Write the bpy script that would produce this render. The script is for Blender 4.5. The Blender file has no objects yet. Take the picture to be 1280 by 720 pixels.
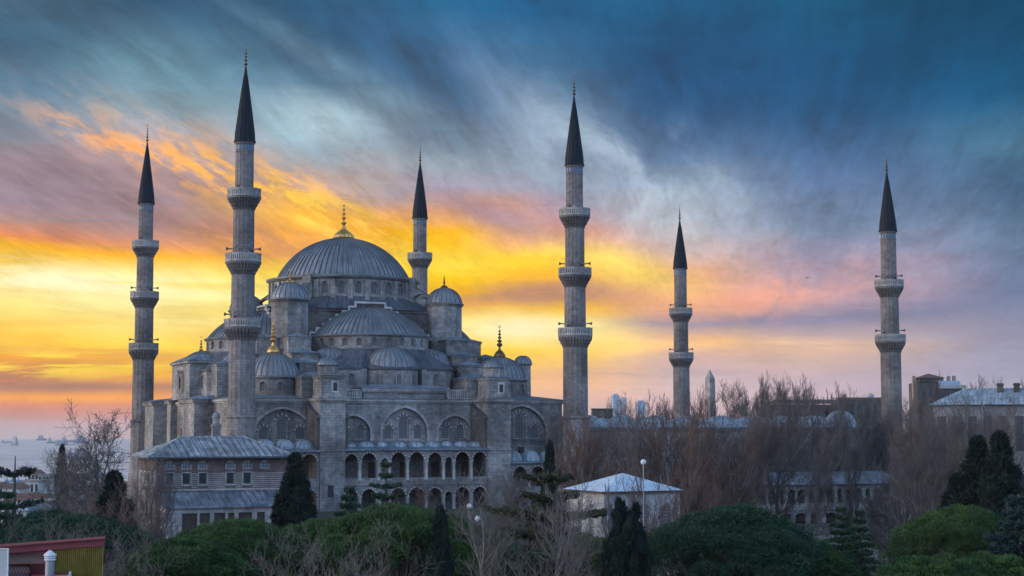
import bpy, math, random
import numpy as np
from math import sin, cos, pi, radians, sqrt, atan2, tan
from mathutils import Matrix, Vector

C = bpy.context.scene.collection
scene = bpy.context.scene

# ------------------------------------------------------------------ camera
ANG = 0.41809
PITCH = 0.08661
ROLL = 0.00156
CAM = (-61.793, -237.133, 12.0)
F = 2050.0
cam_d = bpy.data.cameras.new('camera')
cam = bpy.data.objects.new('camera', cam_d)
C.objects.link(cam)
cam_d.lens = F / 1280 * 36.0
cam_d.sensor_width = 36.0
cam_d.clip_start = 0.5
cam_d.clip_end = 60000
cam.matrix_world = (Matrix.Translation(CAM) @ Matrix.Rotation(-ANG, 4, 'Z') @
                    Matrix.Rotation(pi / 2 + PITCH, 4, 'X') @ Matrix.Rotation(-ROLL, 4, 'Z'))
scene.camera = cam
scene.view_settings.view_transform = 'Standard'
scene.view_settings.look = 'None'
scene.view_settings.exposure = 0.0
scene.view_settings.gamma = 1.0

# ------------------------------------------------------------------ sky
def lin(c):
    out = []
    for v in c:
        v = v / 255.0
        out.append(v / 12.92 if v <= 0.04045 else ((v + 0.055) / 1.055) ** 2.4)
    return (out[0], out[1], out[2], 1.0)

SUN_AZ = ANG + 0.0            # bearing of the sun glow, from +Y towards +X
SUN_EL = radians(4.5)

world = bpy.data.worlds.new('World')
scene.world = world
world.use_nodes = True
wn, wl = world.node_tree.nodes, world.node_tree.links
for n in list(wn): wn.remove(n)

class G:
    """small helper to wire node trees"""
    def __init__(s, nodes, links): s.n, s.l = nodes, links
    def sock(s, inp, v):
        if hasattr(v, 'is_output') or isinstance(v, bpy.types.NodeSocket): s.l.new(v, inp)
        else: inp.default_value = v
    def math(s, op, a, b=0.0, c=None):
        m = s.n.new('ShaderNodeMath'); m.operation = op
        s.sock(m.inputs[0], a); s.sock(m.inputs[1], b)
        if c is not None: s.sock(m.inputs[2], c)
        return m.outputs[0]
    def maprange(s, v, a, b, c=0.0, d=1.0, smooth=True):
        m = s.n.new('ShaderNodeMapRange')
        m.interpolation_type = 'SMOOTHSTEP' if smooth else 'LINEAR'
        s.sock(m.inputs[0], v)
        for i, x in enumerate((a, b, c, d)): m.inputs[1 + i].default_value = x
        return m.outputs[0]
    def mix(s, f, a, b, blend='MIX'):
        m = s.n.new('ShaderNodeMix'); m.data_type = 'RGBA'; m.blend_type = blend
        s.sock(m.inputs[0], f); s.sock(m.inputs[6], a); s.sock(m.inputs[7], b)
        return m.outputs[2]
    def comb(s, x, y, z=0.0):
        m = s.n.new('ShaderNodeCombineXYZ')
        s.sock(m.inputs[0], x); s.sock(m.inputs[1], y); s.sock(m.inputs[2], z)
        return m.outputs[0]
    def sep(s, v):
        m = s.n.new('ShaderNodeSeparateXYZ'); s.l.new(v, m.inputs[0]); return m.outputs
    def noise(s, v, scale, detail=4, rough=0.5, dist=0.0):
        m = s.n.new('ShaderNodeTexNoise')
        s.l.new(v, m.inputs['Vector']); m.inputs['Scale'].default_value = scale
        m.inputs['Detail'].default_value = detail; m.inputs['Roughness'].default_value = rough
        m.inputs['Distortion'].default_value = dist
        return m.outputs[0]
    def ramp(s, f, stops):
        m = s.n.new('ShaderNodeValToRGB'); e = m.color_ramp.elements
        stops = sorted(stops, key=lambda q: q[0])
        e[0].position, e[0].color = stops[0]; e[1].position, e[1].color = stops[-1]
        for p, c in stops[1:-1]:
            k = e.new(p); k.color = c
        s.sock(m.inputs[0], f); return m.outputs[0]

g = G(wn, wl)
tc = wn.new('ShaderNodeTexCoord')
vr = wn.new('ShaderNodeVectorRotate'); vr.rotation_type = 'Z_AXIS'
wl.new(tc.outputs['Generated'], vr.inputs['Vector']); vr.inputs['Angle'].default_value = ANG
dx, dy, dz = g.sep(vr.outputs[0])
az = g.math('ARCTAN2', dx, dy)
el = g.math('ARCSINE', g.math('MINIMUM', g.math('MAXIMUM', dz, -1.0), 1.0))
# high cloud sheet: streaks lie parallel in a plane far above, so they fan out of one vanishing point
zz = g.math('ADD', g.math('MAXIMUM', dz, 0.0), 0.10)
dx2 = g.math('SUBTRACT', dx, g.math('MULTIPLY', dy, 0.14))
sx = g.math('DIVIDE', dx2, zz); sy = g.math('DIVIDE', dy, zz)
streak = g.noise(g.comb(g.math('MULTIPLY', sx, 1.6), g.math('MULTIPLY', sy, 0.35), 3.1), 1.0, 6, 0.55, 0.6)
wisp = g.noise(g.comb(g.math('MULTIPLY', sx, 4.0), g.math('MULTIPLY', sy, 0.8), 7.7), 1.2, 5, 0.55, 0.6)
soft = g.noise(g.comb(g.math('MULTIPLY', az, 5.0), g.math('MULTIPLY', el, 12.0), 1.3), 1.0, 5, 0.55, 0.6)
bars = g.noise(g.comb(g.math('MULTIPLY', az, 4.5), g.math('MULTIPLY', el, 60.0), 5.3), 1.0, 9, 0.62, 0.5)
mott = g.noise(g.comb(g.math('MULTIPLY', az, 46.0), g.math('MULTIPLY', g.math('ADD', el, g.math('MULTIPLY', az, 0.45)), 105.0), 9.2), 1.0, 8, 0.62, 0.25)
hi = g.maprange(el, 0.06, 0.16)                       # 1 high up, 0 near the horizon
def cen(x): return g.math('SUBTRACT', x, 0.5)
# warp of the look-up position
w_el = g.math('MULTIPLY', cen(streak), g.math('MULTIPLY', hi, 0.040))
w_el = g.math('ADD', w_el, g.math('MULTIPLY', cen(soft), 0.020))
w_el = g.math('ADD', w_el, g.math('MULTIPLY', cen(bars), 0.020))
w_el = g.math('MULTIPLY', w_el, g.maprange(el, 0.0, 0.03))
el2 = g.math('ADD', el, w_el)
az2 = g.math('ADD', az, g.math('MULTIPLY', cen(streak), 0.05))
az2 = g.math('ADD', az2, g.math('MULTIPLY', cen(soft), 0.05))
fac = g.math('DIVIDE', g.math('ADD', el2, 0.02), 0.62)

def Y(y):
    return (PITCH + math.atan((360.0 - y) / F) + 0.02) / 0.62
TOP = [(0.66, (52, 92, 128)), (1.0, (74, 108, 140))]
COLS = [
 (0,   [(0,(66,106,132)),(70,(50,92,120)),(140,(88,120,142)),(190,(130,135,150)),(215,(160,138,148)),(250,(138,122,138)),(280,(170,135,130)),(300,(225,140,95)),(314,(255,188,60)),(350,(255,222,100)),(385,(255,232,140)),(420,(255,205,95)),(452,(246,170,75)),(475,(180,120,98)),(492,(232,148,100)),(512,(218,140,120)),(526,(198,148,142)),(538,(182,156,160)),(545,(176,162,170))]),
 (180, [(0,(32,76,108)),(40,(62,102,130)),(90,(104,142,160)),(140,(128,152,166)),(165,(160,158,165)),(190,(176,152,152)),(215,(168,144,144)),(240,(160,135,140)),(275,(145,125,132)),(298,(205,140,112)),(316,(255,182,55)),(350,(255,232,120)),(390,(255,236,150)),(435,(255,212,105)),(470,(238,170,85)),(500,(230,150,110)),(520,(212,150,140)),(536,(190,156,160))]),
 (400, [(0,(38,86,118)),(50,(42,86,118)),(105,(92,128,152)),(150,(165,190,202)),(185,(150,165,176)),(205,(170,160,162)),(232,(196,156,132)),(262,(246,186,84)),(285,(240,170,90)),(310,(225,160,100)),(340,(255,222,85)),(375,(255,236,140)),(440,(255,200,90)),(520,(230,160,130))]),
 (560, [(0,(42,102,142)),(60,(56,106,146)),(120,(82,118,148)),(165,(105,125,150)),(205,(148,165,180)),(235,(160,155,172)),(262,(230,168,125)),(285,(255,190,40)),(325,(255,228,95)),(352,(255,205,55)),(378,(238,170,75)),(408,(255,236,105)),(440,(255,214,60)),(480,(255,188,85)),(530,(225,165,150))]),
 (690, [(0,(38,98,142)),(70,(76,122,158)),(140,(150,172,192)),(195,(140,155,175)),(240,(160,162,183)),(270,(185,155,168)),(298,(228,160,138)),(318,(255,212,80)),(345,(255,190,80)),(366,(190,142,126)),(386,(255,196,50)),(410,(255,236,150)),(440,(255,216,105)),(475,(240,190,150)),(508,(222,184,176)),(535,(205,175,180))]),
 (860, [(0,(34,92,132)),(60,(28,80,122)),(130,(42,90,134)),(190,(96,126,160)),(232,(150,170,190)),(272,(188,195,206)),(310,(222,190,182)),(342,(245,184,148)),(374,(240,176,142)),(400,(152,142,162)),(428,(252,202,145)),(450,(206,175,175)),(480,(200,182,188)),(520,(206,176,186))]),
 (1030,[(0,(28,88,122)),(80,(28,82,122)),(150,(46,92,132)),(220,(86,116,156)),(285,(122,144,174)),(332,(165,155,180)),(368,(198,165,176)),(400,(135,136,166)),(425,(190,168,172)),(442,(220,186,164)),(478,(192,176,190)),(520,(200,180,192))]),
 (1280,[(0,(18,66,96)),(60,(14,70,104)),(130,(34,86,122)),(200,(78,118,144)),(260,(70,104,138)),(320,(108,134,164)),(380,(114,130,164)),(430,(148,150,175)),(480,(164,166,190)),(520,(176,176,192))]),
]
def mkramp(rows):
    st = [(Y(y), lin(c)) for y, c in rows] + [(p, lin(c)) for p, c in TOP]
    return g.ramp(fac, st)
col = None; prev = None
for px, rows in COLS:
    r = mkramp(rows); a = math.atan((px - 640) / F)
    if col is None: col = r
    else: col = g.mix(g.maprange(az2, prev, a), col, r)
    prev = a
# orange mottled altocumulus over the left, above the minaret and dome
def blob(px, y, rx, ry, shear=0.0):
    a0, e0 = math.atan((px - 640) / F), PITCH + math.atan((360 - y) / F)
    da = g.math('SUBTRACT', az, a0); de = g.math('SUBTRACT', el, e0)
    de = g.math('ADD', de, g.math('MULTIPLY', da, shear))
    q = g.math('ADD', g.math('POWER', g.math('ABSOLUTE', g.math('DIVIDE', da, rx / F)), 2.0),
               g.math('POWER', g.math('ABSOLUTE', g.math('DIVIDE', de, ry / F)), 2.0))
    return g.math('EXPONENT', g.math('MULTIPLY', q, -1.0))
def paint(c, m, colr, thr=None, lo=0.42, hi_=0.62, amt=1.0):
    f = g.math('MULTIPLY', m, amt)
    if thr is not None: f = g.math('MULTIPLY', f, g.maprange(thr, lo, hi_))
    return g.mix(f, c, lin(colr))
col = paint(col, blob(300, 230, 150, 34, 0.35), (255, 186, 104), mott, 0.42, 0.62, 1.0)
col = paint(col, blob(400, 268, 110, 26, 0.3), (255, 212, 104), mott, 0.42, 0.60, 1.0)
col = paint(col, blob(165, 198, 100, 15, 0.35), (255, 178, 110), mott, 0.42, 0.58, 0.8)
col = paint(col, blob(250, 285, 120, 20, 0.2), (160, 118, 118), mott, 0.40, 0.56, 0.6)
col = paint(col, blob(620, 270, 90, 20, 0.3), (150, 128, 150), soft, 0.35, 0.55, 0.8)
col = paint(col, blob(660, 368, 110, 14, -0.05), (176, 130, 118), bars, 0.35, 0.55, 0.85)
col = paint(col, blob(645, 410, 85, 18, 0.0), (255, 248, 205), None, amt=0.9)
col = paint(col, blob(780, 335, 85, 22, 0.25), (255, 224, 120), soft, 0.32, 0.55, 0.9)
col = paint(col, blob(60, 356, 170, 20, 0.05), (255, 249, 206), bars, 0.38, 0.52, 0.95)
col = paint(col, blob(230, 375, 90, 30, 0.0), (255, 248, 190), bars, 0.40, 0.6, 0.7)
col = paint(col, blob(60, 452, 190, 22, -0.05), (255, 226, 90), bars, 0.50, 0.56, 1.0)
col = paint(col, blob(60, 498, 190, 5, 0), (255, 176, 84), None, amt=0.8)
col = paint(col, blob(40, 440, 200, 6, 0.03), (226, 150, 90), None, amt=0.5)
col = paint(col, blob(110, 484, 220, 7, 0.0), (150, 108, 110), bars, 0.40, 0.54, 0.8)
col = paint(col, blob(800, 466, 110, 5, 0.0), (150, 142, 162), bars, 0.38, 0.52, 0.8)
col = paint(col, blob(960, 372, 110, 26, -0.25), (242, 172, 150), wisp, 0.40, 0.60, 0.8)
col = paint(col, blob(960, 438, 120, 12, 0.0), (250, 206, 160), bars, 0.45, 0.58, 0.9)
col = paint(col, blob(480, 120, 300, 22, 0.50), (142, 178, 200), streak, 0.40, 0.62, 0.8)
col = paint(col, blob(560, 90, 160, 45, 0.45), (58, 98, 136), None, amt=0.8)
col = paint(col, blob(900, 120, 220, 60, 0.1), (34, 82, 124), None, amt=0.6)
col = paint(col, blob(20, 230, 150, 30, 0.1), (146, 130, 146), None, amt=0.55)
col = paint(col, blob(130, 60, 240, 26, 0.5), (104, 142, 160), wisp, 0.40, 0.62, 0.7)
col = paint(col, blob(280, 40, 260, 20, 0.5), (28, 66, 98), streak, 0.35, 0.60, 0.7)
col = paint(col, blob(780, 190, 150, 60, 0.5), (180, 196, 210), wisp, 0.42, 0.66, 0.55)
# light and dark wisps of the cloud sheet
br = g.math('ADD', g.math('MULTIPLY', cen(wisp), g.math('MULTIPLY', g.maprange(el, 0.05, 0.14), 1.1)), 1.0)
br = g.math('ADD', br, g.math('MULTIPLY', cen(streak), g.math('MULTIPLY', hi, 0.55)))
br = g.math('ADD', br, g.math('MULTIPLY', cen(bars), 0.45))
fine = g.noise(g.comb(g.math('MULTIPLY', sx, 15.0), g.math('MULTIPLY', sy, 2.6), 2.2), 1.5, 8, 0.66, 0.8)
puff = g.noise(g.comb(g.math('MULTIPLY', az, 20.0), g.math('MULTIPLY', el, 40.0), 6.6), 1.0, 8, 0.68, 0.9)
br = g.math('ADD', br, g.math('MULTIPLY', cen(fine), g.math('MULTIPLY', g.maprange(el, 0.04, 0.13), 0.75)))
br = g.math('ADD', br, g.math('MULTIPLY', cen(puff), 0.55))
brc = g.comb(br, br, br)
col = g.mix(1.0, col, brc, 'MULTIPLY')
hs = wn.new('ShaderNodeHueSaturation'); wl.new(col, hs.inputs['Color'])
wl.new(g.math('ADD', 1.07, g.math('MULTIPLY', g.maprange(el, .10, .22), .02)), hs.inputs['Saturation']); col = hs.outputs[0]
# unseen sky behind the viewpoint, set brighter and bluer than dusk to light the facades
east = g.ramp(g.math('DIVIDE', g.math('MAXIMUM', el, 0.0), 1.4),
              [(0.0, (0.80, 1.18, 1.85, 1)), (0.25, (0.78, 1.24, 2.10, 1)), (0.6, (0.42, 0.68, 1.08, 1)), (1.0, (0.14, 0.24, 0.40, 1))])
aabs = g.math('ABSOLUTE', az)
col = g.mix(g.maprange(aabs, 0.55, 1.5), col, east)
# unseen warm glow added left of the view to brighten the left-facing walls
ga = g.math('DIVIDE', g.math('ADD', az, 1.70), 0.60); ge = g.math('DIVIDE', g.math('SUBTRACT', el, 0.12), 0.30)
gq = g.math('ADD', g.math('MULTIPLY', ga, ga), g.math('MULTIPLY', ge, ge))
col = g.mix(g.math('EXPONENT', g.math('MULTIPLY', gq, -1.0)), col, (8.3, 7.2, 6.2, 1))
nish = wn.new('ShaderNodeTexSky'); nish.sky_type = 'NISHITA'; nish.sun_disc = False
nish.sun_elevation = SUN_EL; nish.sun_rotation = SUN_AZ
nish.air_density = 1.0; nish.dust_density = 1.5
bg1 = wn.new('ShaderNodeBackground'); wl.new(nish.outputs[0], bg1.inputs[0]); bg1.inputs[1].default_value = 0.05   # thin clear gaps
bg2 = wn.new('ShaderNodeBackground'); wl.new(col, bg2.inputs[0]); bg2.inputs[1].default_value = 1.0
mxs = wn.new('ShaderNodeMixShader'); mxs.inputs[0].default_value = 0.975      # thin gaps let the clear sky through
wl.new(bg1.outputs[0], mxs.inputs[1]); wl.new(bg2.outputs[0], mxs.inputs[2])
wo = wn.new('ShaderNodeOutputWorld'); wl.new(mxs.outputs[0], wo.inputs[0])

sun_d = bpy.data.lights.new('sun', 'SUN')
sun = bpy.data.objects.new('sun', sun_d); C.objects.link(sun)
sun_d.energy = 0.9; sun_d.angle = radians(4.0); sun_d.color = (1.0, 0.62, 0.32)
sdir = Vector((sin(SUN_AZ) * cos(SUN_EL), cos(SUN_AZ) * cos(SUN_EL), sin(SUN_EL)))
sun.rotation_euler = sdir.to_track_quat('Z', 'Y').to_euler()

# ------------------------------------------------------------------ helpers
SA, CA = sin(ANG), cos(ANG)
def at(px, D, z=0.0):
    """ground point at picture bearing px (of 1280) and distance D ahead of the viewpoint"""
    X = (px - 640) / F * D
    return (CAM[0] + X * CA + D * SA, CAM[1] - X * SA + D * CA, z)
def zat(py, D):
    return 12.0 + (538.0 - py) / F * D

def tag(o, label=None, cat=None, group=None, kind=None):
    if label: o['label'] = label
    if cat: o['category'] = cat
    if group: o['group'] = group
    if kind: o['kind'] = kind
    return o
def thing(name, label, cat, loc=(0, 0, 0), rz=0.0, group=None):
    o = bpy.data.objects.new(name, None); C.objects.link(o)
    o.location = loc; o.rotation_euler = (0, 0, rz); o.empty_display_size = 0.5
    return tag(o, label, cat, group)
def copy_tree(o, parent=None):
    c = o.copy(); C.objects.link(c); c.parent = parent
    for ch in list(KIDS.get(o.name, [])): reg(copy_tree(ch, c), c)
    return c
KIDS = {}
def reg(o, parent):
    KIDS.setdefault(parent.name, []).append(o); return o

class MB:
    def __init__(s):
        s.v = []; s.f = []; s.m = []; s.uv = []; s.sm = []; s.M = None
    def face(s, pts, m=0, uv=None, smooth=False):
        b = len(s.v)
        if s.M is not None: pts = [tuple(s.M @ Vector(p)) for p in pts]
        s.v += [tuple(p) for p in pts]
        s.f.append(tuple(range(b, b + len(pts)))); s.m.append(m); s.sm.append(smooth)
        if uv is None:
            n = Vector((0, 0, 0)); k = len(pts)
            for i in range(k):
                a, c = pts[i], pts[(i + 1) % k]
                n += Vector(((a[1] - c[1]) * (a[2] + c[2]), (a[2] - c[2]) * (a[0] + c[0]), (a[0] - c[0]) * (a[1] + c[1])))
            if n.length < 1e-12: uv = [(0, 0)] * k
            else:
                n.normalize()
                if abs(n.z) < 0.9:
                    t = Vector((-n.y, n.x)).normalized()
                    q = sqrt(max(1e-6, 1 - n.z * n.z))
                    uv = [(p[0] * t.x + p[1] * t.y, p[2] / q) for p in pts]
                else: uv = [(p[0], p[1]) for p in pts]
        s.uv += uv
    def box(s, x0, x1, y0, y1, z0, z1, m=0, mt=None, bottom=False):
        p = lambda x, y, z: (x, y, z)
        s.face([p(x0,y0,z0),p(x1,y0,z0),p(x1,y0,z1),p(x0,y0,z1)], m)
        s.face([p(x1,y0,z0),p(x1,y1,z0),p(x1,y1,z1),p(x1,y0,z1)], m)
        s.face([p(x1,y1,z0),p(x0,y1,z0),p(x0,y1,z1),p(x1,y1,z1)], m)
        s.face([p(x0,y1,z0),p(x0,y0,z0),p(x0,y0,z1),p(x0,y1,z1)], m)
        s.face([p(x0,y0,z1),p(x1,y0,z1),p(x1,y1,z1),p(x0,y1,z1)], m if mt is None else mt)
        s.face([p(x0,y1,z0),p(x1,y1,z0),p(x1,y0,z0),p(x0,y0,z0)], m)
    def prism(s, poly, z0, z1, m=0, mt=None, cap=True):
        n = len(poly)
        zz0 = z0 if hasattr(z0, '__len__') else [z0] * n
        zz1 = z1 if hasattr(z1, '__len__') else [z1] * n
        for i in range(n):
            a, b = poly[i], poly[(i + 1) % n]; j = (i + 1) % n
            s.face([(a[0],a[1],zz0[i]),(b[0],b[1],zz0[j]),(b[0],b[1],zz1[j]),(a[0],a[1],zz1[i])], m)
        if cap:
            s.face([(poly[i][0], poly[i][1], zz1[i]) for i in range(n)], m if mt is None else mt)
            s.face([(poly[i][0], poly[i][1], zz0[i]) for i in reversed(range(n))], m)
    def pyramid(s, x0, x1, y0, y1, z, h, m=0, over=0.0, inset=None):
        x0 -= over; x1 += over; y0 -= over; y1 += over
        cx, cy = (x0 + x1) / 2, (y0 + y1) / 2
        if inset is None: ap = [(cx, cy, z + h)] * 4
        else: ap = [(x0 + inset, y0 + inset, z + h), (x1 - inset, y0 + inset, z + h), (x1 - inset, y1 - inset, z + h), (x0 + inset, y1 - inset, z + h)]
        b = [(x0,y0,z),(x1,y0,z),(x1,y1,z),(x0,y1,z)]
        for i in range(4):
            j = (i + 1) % 4
            if inset is None: s.face([b[i], b[j], ap[0]], m)
            else: s.face([b[i], b[j], ap[j], ap[i]], m)
        if inset is not None: s.face(ap, m)
        s.face(list(reversed(b)), m)
    def lathe(s, cx, cy, prof, n=24, m=0, a0=0.0, a1=2*pi, ribs=0, rw=0.16, rh=0.09, smooth=False, uR=None, gm=None, gw=.08):
        """prof: (r, z) list from bottom to top; ribs>0: raised ribs along the meridians"""
        if ribs:
            al = []
            st = (a1 - a0) / ribs
            for k in range(ribs):
                b = a0 + k * st
                al += [(b, 1), (b + st * rw, 1), (b + st * (rw + gw), 0), (b + st * (1 - gw), 0)]
            al.append((a1, 1))
        else: al = [(a0 + (a1 - a0) * k / n, 0) for k in range(n + 1)]
        R0 = uR or max(p[0] for p in prof)
        L = [0.0]
        for i in range(1, len(prof)): L.append(L[-1] + sqrt((prof[i][0]-prof[i-1][0])**2 + (prof[i][1]-prof[i-1][1])**2))
        zb = prof[0][1]
        def P(a, r, z, k):
            if k and r > 0.3: r += rh * min(1, r / R0 + .35); z += rh * .4
            return (cx + r * cos(a), cy + r * sin(a), z)
        for i in range(len(prof) - 1):
            (r0, z0), (r1, z1) = prof[i], prof[i + 1]
            for k in range(len(al) - 1):
                (a, ra), (b, rb) = al[k], al[k + 1]
                pts = [P(a, r0, z0, ra), P(b, r0, z0, rb), P(b, r1, z1, rb), P(a, r1, z1, ra)]
                u = [(a * R0, zb + L[i]), (b * R0, zb + L[i]), (b * R0, zb + L[i+1]), (a * R0, zb + L[i+1])]
                if r1 < 1e-4: pts, u = pts[:3], u[:3]
                elif r0 < 1e-4: pts, u = [pts[0], pts[2], pts[3]], [u[0], u[2], u[3]]
                s.face(pts, gm if (gm is not None and ra != rb) else m, u, smooth)
    def tube(s, a, b, r0, r1, n=6, m=0, cap=False):
        a, b = Vector(a), Vector(b); d = (b - a)
        if d.length < 1e-6: return
        d.normalize(); u = d.orthogonal().normalized(); w = d.cross(u)
        ra = [a + (u * cos(2*pi*k/n) + w * sin(2*pi*k/n)) * r0 for k in range(n)]
        rb = [b + (u * cos(2*pi*k/n) + w * sin(2*pi*k/n)) * r1 for k in range(n)]
        for k in range(n):
            j = (k + 1) % n; s.face([ra[k], ra[j], rb[j], rb[k]], m, smooth=True)
        if cap: s.face(rb, m); s.face(list(reversed(ra)), m)
    def build(s, name, mats, parent=None):
        me = bpy.data.meshes.new(name)
        me.from_pydata(s.v, [], s.f)
        if not isinstance(mats, (list, tuple)): mats = [mats]
        for q in mats: me.materials.append(q)
        me.polygons.foreach_set('material_index', s.m)
        me.polygons.foreach_set('use_smooth', s.sm)
        ul = me.uv_layers.new(name='UVMap')
        ul.data.foreach_set('uv', [c for q in s.uv for c in q])
        me.update()
        o = bpy.data.objects.new(name, me); C.objects.link(o)
        if parent is not None:
            o.parent = parent; reg(o, parent)
        return o

# mapping functions: (u along, z up, d inward) -> world
def planar(x0, y0, tx, ty):
    """runs from (x0,y0) along (tx,ty); outward normal is to the right of travel"""
    nx, ny = ty, -tx
    return lambda u, z, d=0.0: (x0 + tx * u - nx * d, y0 + ty * u - ny * d, z)
def cyl(cx, cy, R):
    return lambda u, z, d=0.0: (cx + (R - d) * cos(u / R), cy + (R - d) * sin(u / R), z)

def arch_pts(w, z0, zs, rise, n=7):
    """left foot, up, over a pointed arch, right foot"""
    P = [(-w/2, z0)]
    for k in range(n + 1):
        t = k / n * pi / 2
        P.append((-w/2 * cos(t), zs + rise * (sin(t) * .80 + .20 * t / (pi/2))))
    P += [(-x, z) for x, z in reversed(P[:-1])]
    return P

def wall(mb, mp, u0, u1, z0, z1, ops=(), depth=0.4, m=0, mr=None, du=None):
    """wall strip with arched openings ops=[(uc,w,zsill,zspring,rise)], reveals go inward by depth"""
    if mr is None: mr = m
    def q(a, b, za, zb):
        if b - a < 1e-5 or zb - za < 1e-5: return
        k = max(1, int(math.ceil((b - a) / du))) if du else 1
        for i in range(k):
            p, r = a + (b - a) * i / k, a + (b - a) * (i + 1) / k
            mb.face([mp(p, za), mp(r, za), mp(r, zb), mp(p, zb)], m, [(p, za), (r, za), (r, zb), (p, zb)])
    cur = u0
    for (uc, w, zs, zp, rise) in sorted(ops):
        a, b = uc - w/2, uc + w/2
        q(cur, a, z0, z1); q(a, b, z0, zs)
        P = arch_pts(w, zs, zp, rise)
        top = P[1:-1]
        for i in range(len(top) - 1):
            (x0_, za), (x1_, zb) = top[i], top[i + 1]
            if x1_ - x0_ < 1e-6: continue
            pts = [(uc + x0_, za), (uc + x1_, zb), (uc + x1_, z1), (uc + x0_, z1)]
            mb.face([mp(*t) for t in pts], m, pts)
        for i in range(len(P)):
            (xa, za), (xb, zb) = P[i], P[(i + 1) % len(P)]
            mb.face([mp(uc + xa, za), mp(uc + xa, za, depth), mp(uc + xb, zb, depth), mp(uc + xb, zb)], mr,
                    [(0, za), (depth, za), (depth, zb + .01), (0, zb + .01)])
        cur = b
    q(cur, u1, z0, z1)

def window(parent, mp, op, depth, style='grille', vous=True):
    """infill of one opening: pierced grille or glass, thin frame, red and white voussoirs"""
    uc, w, zs, zp, rise = op
    mb = MB(); P = arch_pts(w, zs, zp, rise, 6)
    d = depth * .8
    mb.face([mp(uc + x, z, d) for x, z in P], 0, [(uc + x, z) for x, z in P])
    fr = arch_pts(w * .80, zs + .1 * w, zp, rise * .82, 6)
    for i in range(len(P)):
        j = (i + 1) % len(P)
        mb.face([mp(uc + P[i][0], P[i][1], d - .06), mp(uc + P[j][0], P[j][1], d - .06),
                 mp(uc + fr[j][0], fr[j][1], d - .06), mp(uc + fr[i][0], fr[i][1], d - .06)], 1)
        mb.face([mp(uc + fr[j][0], fr[j][1], d - .06), mp(uc + fr[j][0], fr[j][1], d),
                 mp(uc + fr[i][0], fr[i][1], d), mp(uc + fr[i][0], fr[i][1], d - .06)], 1)
    if vous:
        nv = 11; R = w / 2
        for k in range(nv):
            t0 = pi * k / nv + .02; t1 = pi * (k + 1) / nv - .02
            q = []
            for t, rr in ((t0, R + .03), (t1, R + .03), (t1, R + .17 * w + .08), (t0, R + .17 * w + .08)):
                q.append((uc - rr * cos(t), zp + .02 + rr * sin(t) * (rise / R)))
            mb.face([mp(a, b, -.05) for a, b in q], 2 if k % 2 == 0 else 3)
    o = mb.build('window', [MAT[style], MAT['trim'], MAT['red_stone'], MAT['pale_stone']], parent)
    return o

# ------------------------------------------------------------------ materials
MAT = {}
def newmat(name):
    m = bpy.data.materials.new(name); m.use_nodes = True
    nt = m.node_tree
    for n in list(nt.nodes): nt.nodes.remove(n)
    o = nt.nodes.new('ShaderNodeOutputMaterial'); b = nt.nodes.new('ShaderNodeBsdfPrincipled')
    nt.links.new(b.outputs[0], o.inputs[0])
    MAT[name] = m
    return m, G(nt.nodes, nt.links), b
def bump(gg, b, h, strength=0.4, dist=0.05):
    k = gg.n.new('ShaderNodeBump'); k.inputs['Strength'].default_value = strength
    k.inputs['Distance'].default_value = dist
    gg.l.new(h, k.inputs['Height']); gg.l.new(k.outputs[0], b.inputs['Normal'])

def stone(name, c1, c2, mortar, bw=0.9, bh=0.42, stain=0.5, msz=0.02, rough=0.85, bias=0.0):
    m, gg, b = newmat(name)
    uv = gg.n.new('ShaderNodeUVMap').outputs[0]
    geo = gg.n.new('ShaderNodeNewGeometry')
    br = gg.n.new('ShaderNodeTexBrick'); gg.l.new(uv, br.inputs['Vector'])
    br.inputs['Scale'].default_value = 1.0
    br.inputs['Color1'].default_value = (*c1, 1); br.inputs['Color2'].default_value = (*c2, 1)
    br.inputs['Mortar'].default_value = (*mortar, 1); br.inputs['Mortar Size'].default_value = msz
    br.inputs['Brick Width'].default_value = bw; br.inputs['Row Height'].default_value = bh
    br.inputs['Bias'].default_value = bias
    n1 = gg.noise(geo.outputs['Position'], 0.16, 6, 0.62)
    n2 = gg.noise(geo.outputs['Position'], 1.6, 5, 0.7)
    ux, uy, _ = gg.sep(uv)
    n3 = gg.noise(gg.comb(gg.math('MULTIPLY', ux, .8), gg.math('MULTIPLY', uy, 0.12)), 1.0, 5, 0.65)
    # odd blocks darker and lighter
    br2 = gg.n.new('ShaderNodeTexBrick'); gg.l.new(uv, br2.inputs['Vector'])
    br2.inputs['Scale'].default_value = 1.0; br2.inputs['Mortar Size'].default_value = 0
    br2.inputs['Brick Width'].default_value = bw; br2.inputs['Row Height'].default_value = bh
    br2.inputs['Color1'].default_value = (.68, .69, .71, 1); br2.inputs['Color2'].default_value = (1.25, 1.23, 1.2, 1)
    c = gg.mix(1.0, br.outputs[0], br2.outputs[0], 'MULTIPLY')
    f1 = gg.maprange(n1, .34, .68, 1 - .55 * stain, 1 + .12 * stain)
    f2 = gg.maprange(n2, .3, .7, 1 - .28 * stain, 1 + .18 * stain)
    f3 = gg.maprange(n3, .36, .62, 1 - .22 * stain, 1.03)
    f = gg.math('MULTIPLY', gg.math('MULTIPLY', f1, f2), f3)
    c = gg.mix(1.0, c, gg.comb(f, f, f), 'MULTIPLY')
    gg.l.new(c, b.inputs['Base Color']); b.inputs['Roughness'].default_value = rough
    b.inputs['Specular IOR Level'].default_value = 0.25
    h = gg.math('ADD', gg.math('MULTIPLY', br.outputs['Fac'], -0.6), n2)
    bump(gg, b, h, 0.5, 0.06)
    return m
stone('ashlar', (.375, .34, .31), (.275, .262, .253), (.18, .17, .165), stain=0.95)
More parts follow.
